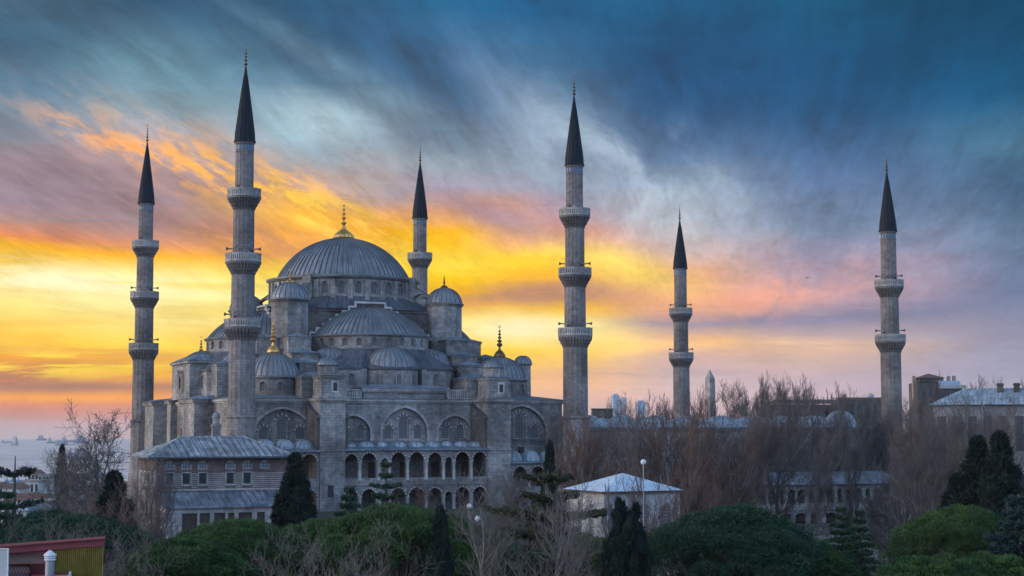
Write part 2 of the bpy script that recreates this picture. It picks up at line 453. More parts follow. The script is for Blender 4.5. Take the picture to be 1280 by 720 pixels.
stone('minaret_stone', (.30, .255, .235), (.21, .185, .175), (.14, .125, .12), bw=.8, bh=.38, stain=0.75)
stone('trim', (.44, .40, .37), (.36, .335, .32), (.30, .28, .27), bw=1.4, bh=.6, stain=0.6)
stone('pale_stone', (.46, .44, .41), (.42, .40, .38), (.38, .36, .34), bw=2, bh=2, stain=0.3)
stone('red_stone', (.24, .135, .12), (.21, .125, .11), (.21, .12, .11), bw=2, bh=2, stain=0.3)
stone('dark_brick', (.15, .125, .115), (.11, .10, .095), (.08, .075, .075), bw=.5, bh=.2, stain=0.8)
stone('brown_stone', (.21, .175, .16), (.155, .135, .125), (.10, .09, .085), bw=.7, bh=.3, stain=0.9)
stone('rubble', (.22, .19, .17), (.34, .32, .30), (.13, .12, .11), bw=.55, bh=.28, stain=1.0, msz=.03)
stone('plaster_white', (.62, .61, .58), (.60, .59, .57), (.60, .59, .57), bw=9, bh=9, stain=0.5)
stone('plaster_grey', (.34, .33, .33), (.31, .30, .30), (.30, .30, .30), bw=9, bh=9, stain=0.5)
stone('plaster_warm', (.34, .27, .22), (.30, .25, .21), (.30, .25, .21), bw=9, bh=9, stain=0.5)
stone('striped', (.175, .115, .105), (.15, .105, .10), (.12, .09, .085), bw=.5, bh=.16, stain=0.6)

def lead(name, base, var=0.35, seam=1.1, rough=0.42, metal=0.25, useam=0.0, patch=0.0):
    m, gg, b = newmat(name)
    uv = gg.n.new('ShaderNodeUVMap').outputs[0]; geo = gg.n.new('ShaderNodeNewGeometry')
    ux, uy, _ = gg.sep(uv)
    n1 = gg.noise(geo.outputs['Position'], 0.5, 6, 0.65)
    n2 = gg.noise(gg.comb(gg.math('MULTIPLY', ux, 2.6), gg.math('MULTIPLY', uy, 0.35)), 1.0, 5, 0.65)
    f = gg.math('MULTIPLY', gg.maprange(n1, .3, .7, 1 - var, 1 + var), gg.maprange(n2, .3, .7, 1 - var, 1 + var))
    # sheet seams across and (on plain roofs) down the slope
    fr = gg.math('FRACT', gg.math('DIVIDE', uy, seam))
    f = gg.math('MULTIPLY', f, gg.maprange(fr, 0.0, 0.06, 0.70, 1.0, False))
    h = gg.maprange(fr, 0.0, 0.08, 0.0, 1.0, False)
    if useam:
        fu = gg.math('FRACT', gg.math('DIVIDE', ux, useam))
        s_ = gg.math('LESS_THAN', fu, 0.13)
        f = gg.math('MULTIPLY', f, gg.math('SUBTRACT', 1.0, gg.math('MULTIPLY', s_, 0.35)))
        h = gg.math('ADD', h, gg.math('MULTIPLY', s_, 1.5))
    c = gg.mix(1.0, (*base, 1), gg.comb(f, f, f), 'MULTIPLY')
    if patch:
        br = gg.n.new('ShaderNodeTexBrick'); gg.l.new(uv, br.inputs['Vector']); br.inputs['Scale'].default_value = 1.0
        br.inputs['Brick Width'].default_value = useam or 1; br.inputs['Row Height'].default_value = seam
        br.inputs['Mortar Size'].default_value = 0; br.offset = 0.0
        br.inputs['Color1'].default_value = (1 - patch, 1 - patch * .95, 1 - patch * .85, 1)
        br.inputs['Color2'].default_value = (1 + patch, 1 + patch * .7, 1 + patch * .5, 1)
        c = gg.mix(1.0, c, br.outputs[0], 'MULTIPLY')
    gg.l.new(c, b.inputs['Base Color']); b.inputs['Metallic'].default_value = metal
    gg.l.new(gg.maprange(n1, .3, .7, rough - .08, rough + .15), b.inputs['Roughness'])
    bump(gg, b, h, 0.6, 0.04)
    return m
lead('lead', (.175, .185, .200), var=.22)
lead('lead_rib_shade', (.060, .065, .075), var=.2)  # same lead darkened, painting in the shade beside the dome ribs
lead('lead_roof', (.17, .19, .22), useam=.9, seam=2.0)
lead('lead_dark', (.075, .08, .095), useam=.7, seam=2.4, metal=.1, rough=.6)
lead('lead_pale', (.25, .28, .31), useam=.8, seam=1.6, rough=.5, metal=.15)
lead('lead_patched', (.25, .27, .29), useam=1.05, seam=1.3, rough=.5, metal=.15, patch=.25)
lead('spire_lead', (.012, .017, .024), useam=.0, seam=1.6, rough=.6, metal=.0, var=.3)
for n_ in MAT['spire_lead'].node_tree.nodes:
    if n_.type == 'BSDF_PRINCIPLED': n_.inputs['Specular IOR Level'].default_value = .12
lead('snow_roof', (.48, .56, .64), useam=.6, seam=30, rough=.5, metal=.1, var=.12)

def plain(name, c, rough=0.6, metal=0.0, var=0.2, scale=2.0, spec=0.5):
    m, gg, b = newmat(name)
    geo = gg.n.new('ShaderNodeNewGeometry')
    n = gg.noise(geo.outputs['Position'], scale, 5, 0.65)
    f = gg.maprange(n, .3, .7, 1 - var, 1 + var)
    cc = gg.mix(1.0, (*c, 1), gg.comb(f, f, f), 'MULTIPLY')
    gg.l.new(cc, b.inputs['Base Color']); b.inputs['Roughness'].default_value = rough
    b.inputs['Metallic'].default_value = metal; b.inputs['Specular IOR Level'].default_value = spec
    return m, gg, b
plain('gold', (.62, .36, .12), .32, .9, .15)
plain('gold_dark', (.16, .10, .055), .4, .8, .15)
plain('glass_dark', (.025, .028, .035), .15, 0, .2)
plain('opening_dark', (.035, .03, .03), .8, 0, .3)
plain('wood_dark', (.05, .03, .022), .7, 0, .3)
plain('metal_grey', (.25, .26, .28), .35, .6, .15)
plain('speaker_grey', (.10, .10, .11), .5, 0, .1)
plain('bark', (.085, .070, .060), .9, 0, .35, 3)
plain('bark_pale', (.14, .125, .115), .9, 0, .35, 3)
plain('twig_grey', (.105, .090, .085), .9, 0, .3, .5)
plain('twig_red', (.105, .066, .056), .9, 0, .3, .5)
plain('twig_pale', (.125, .108, .10), .9, 0, .3, .5)
plain('red_paint', (.17, .022, .025), .55, 0, .2)
plain('yellow_paint', (.26, .19, .045), .6, 0, .25)
plain('white_paint', (.55, .55, .56), .5, 0, .1)
plain('ship_hull', (.08, .11, .16), .6, 0, .2, .05)
plain('ship_white_hazed', (.17, .20, .25), .6, 0, .1, .05)  # white ship paint greyed to blue, distance haze put into the colour
plain('far_glass', (.26, .33, .42), .25, .1, .3, .03)
plain('tile_roof', (.12, .065, .05), .8, 0, .35, 1.0)
plain('awning_blue', (.05, .17, .26), .6, 0, .3, .3)
plain('tile_blue', (.06, .14, .22), .4, 0, .2)
plain('granite', (.25, .22, .205), .7, 0, .35, .8)
plain('screen_dark', (.05, .015, .022), .4, 0, .2)

# pierced stone grille with hexagon-like holes
m, gg, b = newmat('grille')
uv = gg.n.new('ShaderNodeUVMap').outputs[0]
vo = gg.n.new('ShaderNodeTexVoronoi'); vo.inputs['Scale'].default_value = 3.6; vo.inputs['Randomness'].default_value = 0.12
gg.l.new(uv, vo.inputs['Vector'])
hole = gg.maprange(vo.outputs['Distance'], 0.26, 0.34)
gg.l.new(gg.mix(hole, (.018, .018, .022, 1), (.15, .145, .14, 1)), b.inputs['Base Color'])
b.inputs['Roughness'].default_value = .8
m, gg, b = newmat('lattice')      # small glazing bars
uv = gg.n.new('ShaderNodeUVMap').outputs[0]; ux, uy, _ = gg.sep(uv)
l1 = gg.math('LESS_THAN', gg.math('FRACT', gg.math('MULTIPLY', ux, 2.6)), .2)
l2 = gg.math('LESS_THAN', gg.math('FRACT', gg.math('MULTIPLY', uy, 2.6)), .2)
gg.l.new(gg.mix(gg.math('MAXIMUM', l1, l2), (.05, .06, .075, 1), (.28, .29, .30, 1)), b.inputs['Base Color'])
b.inputs['Roughness'].default_value = .4

def foliage(name, c1, c2, c3, sc=0.9):
    m, gg, b = newmat(name)
    geo = gg.n.new('ShaderNodeNewGeometry')
    n = gg.noise(geo.outputs['Position'], sc, 4, 0.6)
    r = gg.ramp(n, [(.30, (*c1, 1)), (.52, (*c2, 1)), (.74, (*c3, 1))])
    gg.l.new(r, b.inputs['Base Color']); b.inputs['Roughness'].default_value = .75
    b.inputs['Specular IOR Level'].default_value = .2
foliage('pine_green', (.018, .042, .016), (.035, .078, .022), (.070, .125, .030))
foliage('pine_deep', (.010, .030, .018), (.018, .050, .026), (.035, .080, .036))
foliage('cypress_green', (.008, .016, .015), (.013, .025, .020), (.020, .036, .026))
foliage('cedar_green', (.018, .026, .016), (.040, .048, .022), (.070, .072, .026))
foliage('spruce_blue', (.014, .030, .030), (.024, .048, .045), (.040, .070, .062))
foliage('ivy', (.018, .022, .014), (.030, .034, .018), (.045, .045, .022))

# ------------------------------------------------------------------ ground, sea
def gz(x, y):
    """terrain height: mosque terrace at 0, garden below it, falling to the sea on the left and beyond"""
    r = Vector((x - CAM[0], y - CAM[1])); D = r.x * SA + r.y * CA; X = r.x * CA - r.y * SA
    def ss(t): t = max(0.0, min(1.0, t)); return t * t * (3 - 2 * t)
    z = -8.0
    t = ss((x - 55) / 5.0)
    z += (1 - t) * 8.0 * ss((y + 30) / 14.0) * ss((x + 24) / 10.0)      # up to the terrace
    z += t * (-1.4 + 6.4 * ss((y + 20.2) / 1.2) + 3.0 * ss((y + 4) / 6))
    side = ss((-X - 62) / 60.0) * ss((D - 120) / 200)
    z += side * -10.0
    fall = ss((D - 420) / 900.0) * ss((-X + .02 * D - 10) / 120.0 + .5)
    z = z * (1 - fall) + fall * -36.6
    if D > 600: z -= ss((D - 600) / 900) * 3 * 0
    return z
mb = MB()
def grid(xs, ys):
    vs = [[(x, y, gz(x, y)) for x in xs] for y in ys]
    for j in range(len(ys) - 1):
        for i in range(len(xs) - 1):
            mb.face([vs[j][i], vs[j][i+1], vs[j+1][i+1], vs[j+1][i]], 0, smooth=True)
def span(a, b, s): return [a + (b - a) * i / s for i in range(s + 1)]
xs = sorted(set([-4000, -2500, -1600, -1100] + span(-800, -100, 28) + span(-100, 200, 75) + span(200, 700, 20) + [1100, 2000, 4000, 9000]))
ys = sorted(set([-1500, -700, -400] + span(-300, -60, 30) + span(-60, 60, 60) + span(60, 300, 24) + span(300, 1300, 40) + [1340, 1380]))
grid(xs, ys)
m, gg, b = newmat('soil')
geo = gg.n.new('ShaderNodeNewGeometry')
n = gg.noise(geo.outputs['Position'], .15, 6, .65)
gg.l.new(gg.ramp(n, [(.3, (.030, .038, .018, 1)), (.5, (.050, .048, .030, 1)), (.7, (.075, .062, .045, 1))]), b.inputs['Base Color'])
b.inputs['Roughness'].default_value = .95
tag(mb.build('ground', MAT['soil']), kind='structure')
# hinterland on the right, reaching the horizon behind the trees
mb = MB()
h0 = [at(240, 1350), at(1500, 1350), at(1900, 9000), at(300, 9000)]
mb.face([(h0[0][0], h0[0][1], -36), (h0[1][0], h0[1][1], -8), (h0[2][0], h0[2][1], 10), (h0[3][0], h0[3][1], -30)], 0)
tag(mb.build('hinterland', MAT['soil']), kind='structure')
# sea
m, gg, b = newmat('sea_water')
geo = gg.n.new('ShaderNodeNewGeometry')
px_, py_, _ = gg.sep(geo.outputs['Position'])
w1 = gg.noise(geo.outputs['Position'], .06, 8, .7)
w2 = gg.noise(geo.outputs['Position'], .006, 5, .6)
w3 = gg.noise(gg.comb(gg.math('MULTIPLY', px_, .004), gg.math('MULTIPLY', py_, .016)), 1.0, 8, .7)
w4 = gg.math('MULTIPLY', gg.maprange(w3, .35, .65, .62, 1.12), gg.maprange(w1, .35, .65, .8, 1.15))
gg.l.new(gg.mix(1.0, (.62, .575, .56, 1), gg.comb(w4, w4, w4), 'MULTIPLY'), b.inputs['Base Color'])  # pale base colour stands in for reflected sky and haze on the water
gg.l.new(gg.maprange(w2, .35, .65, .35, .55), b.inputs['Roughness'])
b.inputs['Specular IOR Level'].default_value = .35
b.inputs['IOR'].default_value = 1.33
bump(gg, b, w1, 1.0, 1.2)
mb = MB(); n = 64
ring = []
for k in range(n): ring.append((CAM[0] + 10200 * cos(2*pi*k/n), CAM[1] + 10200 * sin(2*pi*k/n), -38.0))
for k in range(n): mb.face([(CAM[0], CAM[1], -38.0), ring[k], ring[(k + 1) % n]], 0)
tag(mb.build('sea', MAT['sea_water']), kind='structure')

# ------------------------------------------------------------------ minarets
def minaret(label, x, y, balc, zc, ztip, ztr, rad, zbase=-.5):
    """rad: shaft radii from base section up to the top section"""
    t = thing('minaret', label, 'minaret', (x, y, 0), 0, 'minarets of the mosque')
    n = 16
    mb = MB()
    r0 = rad[0]
    mb.lathe(0, 0, [(r0 * 1.30, zbase), (r0 * 1.30, ztr * .25), (r0 * 1.16, ztr * .34), (r0 * 1.12, ztr - .5), (r0 * 1.22, ztr - .35),
                    (r0 * 1.22, ztr - .1), (r0 * 1.05, ztr)], 12)
    mb.build('base', MAT['minaret_stone'], t)
    zs = [ztr] + sorted(balc)
    mb = MB()
    for i in range(len(zs)):
        a = zs[i] if i == 0 else zs[i] - 1.3
        e = zc if i == len(zs) - 1 else zs[i + 1] - 2.9
        r = rad[i]
        mb.lathe(0, 0, [(r * 1.015, a), (r, e)], ribs=n, rw=.10, rh=.055)
        if i < len(zs) - 1: mb.lathe(0, 0, [(r, e), (r, e + 1.6)], n)
        if i == 0:
            k = (e - a) * .55 + a
            mb.lathe(0, 0, [(r + .07, k), (r + .07, k + .18)], n)
    r = rad[-1]
    mb.lathe(0, 0, [(r, zc - 1.5), (r + .10, zc - 1.45), (r + .10, zc - 1.3), (r, zc - 1.25)], n)
    mb.lathe(0, 0, [(r, zc - .35), (r + .16, zc - .25), (r + .20, zc), (r, zc + .01)], n)
    mb.build('shaft', MAT['minaret_stone'], t)
    mb = MB()
    for k in range(n):
        a = 2 * pi * (k + .5) / n; c_, s_ = cos(a), sin(a); w = .16; R = r + .075
        p = [(R * c_ + w * s_, R * s_ - w * c_), (R * c_ - w * s_, R * s_ + w * c_)]
        mb.face([(p[0][0], p[0][1], zc - 1.15), (p[1][0], p[1][1], zc - 1.15), (p[1][0], p[1][1], zc - .5), (p[0][0], p[0][1], zc - .5)], 0)
    mb.build('tile_band', MAT['tile_blue'], t)
    for bi, zb in enumerate(sorted(balc)):
        rb, ru = rad[bi], rad[bi + 1]
        RO = (2.72, 2.62, 2.46)[bi if len(balc) == 3 else bi + 1]
        mb = MB(); N = 32
        # stalactite tiers under the floor
        prof = [(rb + .02, zb - 3.25), (rb + .22, zb - 2.95), (rb + .25, zb - 2.75), (rb + .50, zb - 2.45), (rb + .53, zb - 2.25),
                (rb + .78, zb - 1.95), (rb + .80, zb - 1.8), (RO + .02, zb - 1.5), (RO + .06, zb - 1.25)]
        for i in range(len(prof) - 1):
            (ra, za), (rc, zc_) = prof[i], prof[i + 1]
            for k in range(N):
                s0 = .16 if (k + i // 2) % 2 == 0 else -.05; s1 = -s0 + .11
                a0, a1 = 2 * pi * k / N, 2 * pi * (k + 1) / N
                am = (a0 + a1) / 2
                q = lambda rr, a, z: (rr * cos(a), rr * sin(a), z)
                ins = -.32 if i < 7 else 0
                mb.face([q(ra, a0, za), q(ra + ins, am, za), q(rc + ins * .4, am, zc_), q(rc, a0, zc_)], 0)
                mb.face([q(ra + ins, am, za), q(ra, a1, za), q(rc, a1, zc_), q(rc + ins * .4, am, zc_)], 0)
        mb.lathe(0, 0, [(RO + .06, zb - 1.25), (ru - .1, zb - 1.2)], 16)
        mb.build('corbel', MAT['minaret_stone'], t)
        # pierced parapet
        mb = MB(); mp = cyl(0, 0, RO); L = 2 * pi * RO
        ops = []
        for k in range(48):
            ops.append(((k + .5) * L / 48, L / 48 * .45, zb - .95, zb - .42, .14))
        wall(mb, mp, 0, L, zb - 1.2, zb - .12, ops, .16)
        mi = cyl(0, 0, RO - .16)
        wall(mb, mi, 0, L, zb - 1.2, zb - .12, ops, .0)
        mb.lathe(0, 0, [(RO + .05, zb - .14), (RO + .07, zb), (RO - .22, zb), (RO - .2, zb - .14)], 32)
        for k in range(12):
            a = 2 * pi * k / 12; mb.M = Matrix.Rotation(a, 4, 'Z')
            mb.box(RO - .05, RO + .07, -.09, .09, zb - 1.22, zb + .06)
        mb.M = None
        mb.build('parapet', MAT['trim'], t)
        # doorway to the balcony
        mb = MB(); a = atan2(CAM[1] - y, CAM[0] - x) + (.9 if bi % 2 else -.7)
        mb.M = Matrix.Rotation(a, 4, 'Z')
        mb.box(ru - .3, ru + .09, -.28, .28, zb - 1.15, zb + .55)
        mb.build('doorway', MAT['opening_dark'], t)
        if bi < 2:
            for k, da in enumerate((-1.65, -.35, .5, 1.6)):
                a = atan2(CAM[1] - y, CAM[0] - x) + da
                mb = MB(); d = Vector((cos(a), sin(a), 0)); o = d * (ru + .1) + Vector((0, 0, zb + .75))
                mb.tube(o, o + d * .55, .07, .10, 8); mb.tube(o + d * .55, o + d * .95, .10, .30, 10, cap=False)
                mb.tube(o + d * .95, o + d * .90, .30, .06, 10)
                mb.tube(o + Vector((0, 0, -.3)), o + d * .3 + Vector((0, 0, 0)), .03, .03, 5)
                mb.build('loudspeaker', MAT['speaker_grey'], t)
    # spire
    mb = MB(); r = rad[-1] + .20; h = (ztip - zc)
    prof = [(r * 1.06, zc - .02), (r * 1.06, zc + .22), (r, zc + .26)]
    for k in range(1, 11):
        f = k / 10; prof.append((r * (1 - f) ** .97 + .09, zc + .26 + (h * .765 - .26) * f))
    mb.lathe(0, 0, prof, ribs=16, rw=.12, rh=.05)
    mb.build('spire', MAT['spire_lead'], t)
    finial(t, 0, 0, zc + h * .76, h * .24, .62)
    return t

def finial(parent, x, y, z, h, s=1.0, bulb=0.0, mat='gold_dark', z0=0):
    """stacked balls on a stem with a crescent on top"""
    mb = MB()
    pr = []
    if bulb:
        pr += [(bulb, 0), (bulb * 1.06, h * .03), (bulb * .95, h * .09), (bulb * .62, h * .16), (bulb * .30, h * .22), (bulb * .16, h * .30)]
        st = .30
    else: st = 0.0; pr += [(.16 * s, 0), (.12 * s, h * .05)]
    balls = [(.10, .42), (.26, .34), (.41, .28), (.55, .24), (.68, .18)]
    for f, rr in balls:
        zc_ = h * (st + (1 - st) * f); R = rr * s
        for a in (-70, -40, 0, 40, 70):
            pr.append((R * cos(radians(a)) + .03, zc_ + R * .85 * sin(radians(a))))
        pr.append((.05 * s, zc_ + R * 1.0))
    pr.append((.03, h * .86)); pr.append((0.0, h * .90))
    mb.lathe(x, y, [(r, z + q) for r, q in pr], 16, smooth=not bulb) if not bulb else mb.lathe(x, y, [(r, z + q) for r, q in pr], ribs=16, rw=.3, rh=.07)
    # crescent
    R = .22 * s; cz = z + h * .93
    pts = [(x + R * sin(a) * CA, y - R * sin(a) * SA, cz - R * cos(a)) for a in span(-2.5, 2.5, 10)]
    for i in range(10): mb.tube(pts[i], pts[i+1], .045 * s * (1.5 - abs(i - 5) / 5), .045 * s * (1.5 - abs(i - 4) / 5), 5)
    return mb.build('finial', MAT[mat], parent)

R3 = (1.92, 1.66, 1.50, 1.30)
R2 = (1.72, 1.52, 1.30)
H3 = (28.41, 38.14, 47.79)
minaret('nearest and tallest looking grey stone minaret with three balconies, left of the main dome', 0, 0, H3, 54.8, 70.0, 14.3, R3)
minaret('grey stone minaret with three balconies at the right-hand end of the prayer hall', 54.7, 0, H3, 54.8, 70.0, 14.3, R3)
minaret('leftmost minaret with three balconies, beyond the far left end of the hall', 0, 72.5, H3, 54.8, 70.4, 14.0, R3)
minaret('minaret rising behind the main dome, only its top balcony and spire visible', 55.25, 72.25, H3, 54.8, 70.1, 14.0, R3)
minaret('smallest looking two-balcony minaret just left of the stone obelisk', 116.0, 72.8, (28.73, 38.4), 47.0, 61.2, 12.0, R2)
minaret('rightmost minaret with two balconies rising out of the bare trees', 116.6, 0, (28.73, 38.4), 47.0, 61.2, 12.0, R2)

# ------------------------------------------------------------------ mosque
MX, MY = 27.35, 36.25
mosque = thing('mosque', 'great grey stone mosque with a big central lead dome and cascading half domes', 'mosque', (0, 0, 0))
CAMV = Vector(CAM)
def facing(p, n, lim=-.15):
    v = (CAMV - Vector(p)); v.z = 0; v.normalize()
    return n[0] * v.x + n[1] * v.y > lim

def dome_prof(R, h, z, n=12, k=1.0):
    rho = (R * R + h * h) / (2 * h); zc = h - rho
    a0 = math.asin(max(-1, min(1, -zc / rho)))
    return [(rho * cos(a0 + (pi/2 - a0) * i / n), z + zc + rho * sin(a0 + (pi/2 - a0) * i / n)) for i in range(n)] + [(0.0, z + h)]

# main dome and drum
mb = MB()
mb.lathe(MX, MY, [(13.35, 37.75), (13.4, 38.0), (11.6, 38.35)], 64)
mb.lathe(MX, MY, dome_prof(11.45, 7.3, 38.3, 22), ribs=72, rw=.18, rh=.17, uR=11.45, gm=1, gw=.13)
md = mb.build('main_dome', [MAT['lead'], MAT['lead_rib_shade']], mosque)
finial(md, MX, MY, 45.45, 7.7, .95, 1.75, 'gold')
md.children[0].name = 'finial'
mb = MB(); mp = cyl(MX, MY, 12.6); L = 2*pi*12.6; ops = []
nw = 28
for k in range(nw): ops.append(((k + .5) * L / nw, 1.25, 34.85, 36.35, .66))
wall(mb, mp, 0, L, 33.2, 37.8, ops, .45, du=.8)
for k in range(nw):
    a = 2 * pi * k / nw; mb.M = Matrix.Translation((MX, MY, 0)) @ Matrix.Rotation(a, 4, 'Z')
    mb.box(12.5, 12.95, -.42, .42, 33.3, 37.3)
mb.M = None
mb.lathe(MX, MY, [(12.6, 37.35), (12.95, 37.5), (13.3, 37.78)], 64)
drum = mb.build('main_drum', MAT['ashlar'], mosque)
for op in ops:
    a = op[0] / 12.6
    if facing((MX + 12*cos(a), MY + 12*sin(a), 0), (cos(a), sin(a))): window(drum, mp, op, .45, 'grille', False)
# square base with sloping lead roof
mb = MB()
mb.box(MX - 13.3, MX + 13.3, MY - 13.3, MY + 13.3, 25.5, 32.1)
mb.box(MX - 13.6, MX + 13.6, MY - 13.6, MY + 13.6, 31.75, 32.15)
mb.build('central_block', MAT['brown_stone'], mosque)
mb = MB(); N = 64
ring0, ring1 = [], []
for k in range(N):
    a = 2*pi*k/N; c_, s_ = cos(a), sin(a); q = 13.95 / max(abs(c_), abs(s_))
    q = min(q, 17.0)
    ring0.append((MX + q*c_, MY + q*s_, 32.2)); ring1.append((MX + 12.55*c_, MY + 12.55*s_, 34.5))
for k in range(N):
    j = (k + 1) % N; mb.face([ring0[k], ring0[j], ring1[j], ring1[k]], 0, [(k * 1.35, 0), (k * 1.35 + 1.35, 0), (k * 1.35 + 1.35, 2.7), (k * 1.35, 2.7)])
mb.build('block_roof', MAT['lead_dark'], mosque)

ROT = [('NE', 0), ('SE', 1), ('SW', 2), ('NW', 3)]
def side_matrix(i):
    # local: s along, n outwards = -y world for the facade side (i=0)
    return Matrix.Translation((MX, MY, 0)) @ Matrix.Rotation(-i * pi / 2, 4, 'Z') @ Matrix.Scale(-1, 4, (0, 1, 0)) if False else \
           Matrix.Translation((MX, MY, 0)) @ Matrix.Rotation(-i * pi / 2, 4, 'Z')
# In local coordinates the outward direction is -Y. i=0: facade (-y); i=1: left (-x); i=2: far (+y); i=3: right (+x)
WN = (31.25, 27.35, 31.25, 27.35)      # distance of the outer wall
HS = (27.35, 31.25, 27.35, 31.25)      # half length of that wall
for i in range(4):
    T = side_matrix(i)
    inv = lambda p: T @ Vector(p)
    fx, fy = (T.to_3x3() @ Vector((0, -1, 0)))[:2]
    vis = i in (0, 1)
    # stepped gable wall framing the half dome
    mb = MB(); mb.M = T
    steps = [(2.6 + 1.12 * k, 33.1 - .74 * k) for k in range(9)]
    hs_ = [q[0] for q in steps[:-1]] + [steps[-1][0] + 1.0]
    y0, y1 = -14.5, -13.35
    xsn = [-q for q in reversed(hs_)] + hs_
    for a, b_ in zip(xsn[:-1], xsn[1:]):
        xm = abs((a + b_) / 2); z = 27.2
        for hw, zz_ in steps:
            if xm < hw + (1.0 if hw == steps[-1][0] else 0): z = zz_; break
        mb.face([(a, y0, 25.6), (b_, y0, 25.6), (b_, y0, z), (a, y0, z)], 0)
        mb.face([(a, y0, z), (b_, y0, z), (b_, y1, z), (a, y1, z)], 1)
        mb.box(a - .1, b_ + .1, y0 - .25, y0 + .25, z - .02, z + .30, 1)
    for k in range(len(steps)):
        for sgn in (-1, 1):
            hw, z = steps[k]
            zl = steps[k + 1][1] if k < 8 else 25.6
            x = sgn * (hw + (1.0 if k == 8 else 0))
            mb.face([(x, y0, zl), (x, y1, zl), (x, y1, z), (x, y0, z)], 0)
            mb.box(x - .15, x + .15, y0 - .23, y0 + .1, zl, z, 1)
    mb.build('stepped_arch_wall', [MAT['dark_brick'], MAT['pale_stone']], mosque)
    # half dome
    mb = MB(); mb.M = T
    cy0 = -13.9
    mb.lathe(0, cy0, [(10.35, 27.35), (10.4, 27.5), (9.7, 27.7)], 40, a0=-pi, a1=0)
    mb.lathe(0, cy0, dome_prof(9.65, 4.8, 27.65, 16), ribs=34, a0=-pi, a1=0, rw=.16, rh=.15, uR=9.65, gm=1, gw=.13)
    mb.build('half_dome', [MAT['lead'], MAT['lead_rib_shade']], mosque)
    mb = MB()
    R = 9.95
    c0 = T @ Vector((0, cy0, 0)); base = -i * pi / 2 - pi
    mp = (lambda c0, base: (lambda u, z, d=0.0: (c0.x + (R - d) * cos(base + u / R), c0.y + (R - d) * sin(base + u / R), z)))(c0, base)
    L = pi * R; ops = []
    for k in range(13): ops.append(((k + .5) * L / 13, 1.05, 25.6, 26.45, .5))
    wall(mb, mp, 0, L, 24.9, 27.4, ops, .4, du=.8)
    mb.M = T
    mb.lathe(0, cy0, [(9.95, 27.1), (10.15, 27.2), (10.35, 27.38)], 40, a0=-pi, a1=0)
    mb.lathe(0, cy0, [(10.1, 25.05), (10.15, 25.25), (9.95, 25.3)], 40, a0=-pi, a1=0)
    hd = mb.build('half_dome_drum', MAT['ashlar'], mosque)
    for op in ops:
        a = base + op[0] / R
        if facing((c0.x, c0.y, 0), (cos(a), sin(a))) and i in (0, 1): window(hd, mp, op, .4, 'grille', False)
    # lower block: polygon with a rounded central exedra
    poly = [(-13.2, -13.3), (-13.2, -21.2), (-9.6, -26.2), (-4.7, -26.6)]
    for k in range(1, 12):
        a = pi + pi * k / 12; poly.append((4.7 * cos(a), -24.0 + 4.7 * sin(a) * .97))
    poly += [(4.7, -26.6), (9.6, -26.2), (13.2, -21.2), (13.2, -13.3)]
    # keep the bulge inside the list order left -> right
    poly = poly[:4] + sorted(poly[4:-4], key=lambda p: p[0]) + poly[-4:]
    poly = [p for k, p in enumerate(poly) if k == 0 or (Vector(p) - Vector(poly[k-1])).length > .05]
    mb = MB(); allw = []
    for a, b_ in zip(poly[:-1], poly[1:]):
        A_ = T @ Vector((a[0], a[1], 0)); B_ = T @ Vector((b_[0], b_[1], 0)); d = B_ - A_; Ls = d.length; d.normalize()
        pm = planar(A_.x, A_.y, d.x, d.y); ops = []
        if Ls > 4:
            nn = int(Ls // 2.6)
            for k in range(nn): ops.append(((k + .5) * Ls / nn, 1.05, 19.0, 20.5, .55))
        elif Ls > 1.0 and abs((a[0] + b_[0]) / 2) < 4.6 and False: ops.append((Ls / 2, 1.0, 19.0, 20.5, .55))
        wall(mb, pm, 0, Ls, 16.6, 21.75, ops, .4)
        allw += [(pm, o_, (d.y, -d.x)) for o_ in ops]
    # windows of the round exedra, on its own cylinder
    lb = mb.build('exedra_wall', MAT['ashlar'], mosque)
    if vis:
        for pm, o_, nn in allw:
            if facing((T @ Vector((0, -20, 0)))[:], nn): window(lb, pm, o_, .4, 'grille', False)
    ce = T @ Vector((0, -24.0, 0))
    if vis:
        mpe = (lambda ce, base: (lambda u, z, d=0.0: (ce.x + (4.78 - d) * cos(base + u / 4.78), ce.y + (4.78 - d) * sin(base + u / 4.78) , z)))(ce, base)
        for ang in (48, 90, 132): window(lb, mpe, (4.78 * radians(ang), 1.05, 19.0, 20.5, .55), .1, 'grille', False)
    mb = MB(); mb.M = T
    for k in range(len(poly) - 1):
        a, b_ = Vector(poly[k]), Vector(poly[k+1])
    # cornice + lead roof rising to the drum
    Nn = 60; r0, r1 = [], []
    o = Vector((0, cy0))
    for k in range(Nn + 1):
        a = -pi + pi * k / Nn; d = Vector((cos(a), sin(a)))
        best = 30
        for p, q in zip(poly[:-1], poly[1:]):
            p, q = Vector(p), Vector(q); e = q - p
            den = d.x * e.y - d.y * e.x
            if abs(den) < 1e-9: continue
            w_ = p - o; t_ = (w_.x * e.y - w_.y * e.x) / den; s_ = (w_.x * d.y - w_.y * d.x) / den
            if -1e-4 <= s_ <= 1.0001 and t_ > 0: best = min(best, t_)
        if k in (0, Nn): best = 13.2
        r0.append(o + d * (best + .35)); r1.append(o + d * 10.05)
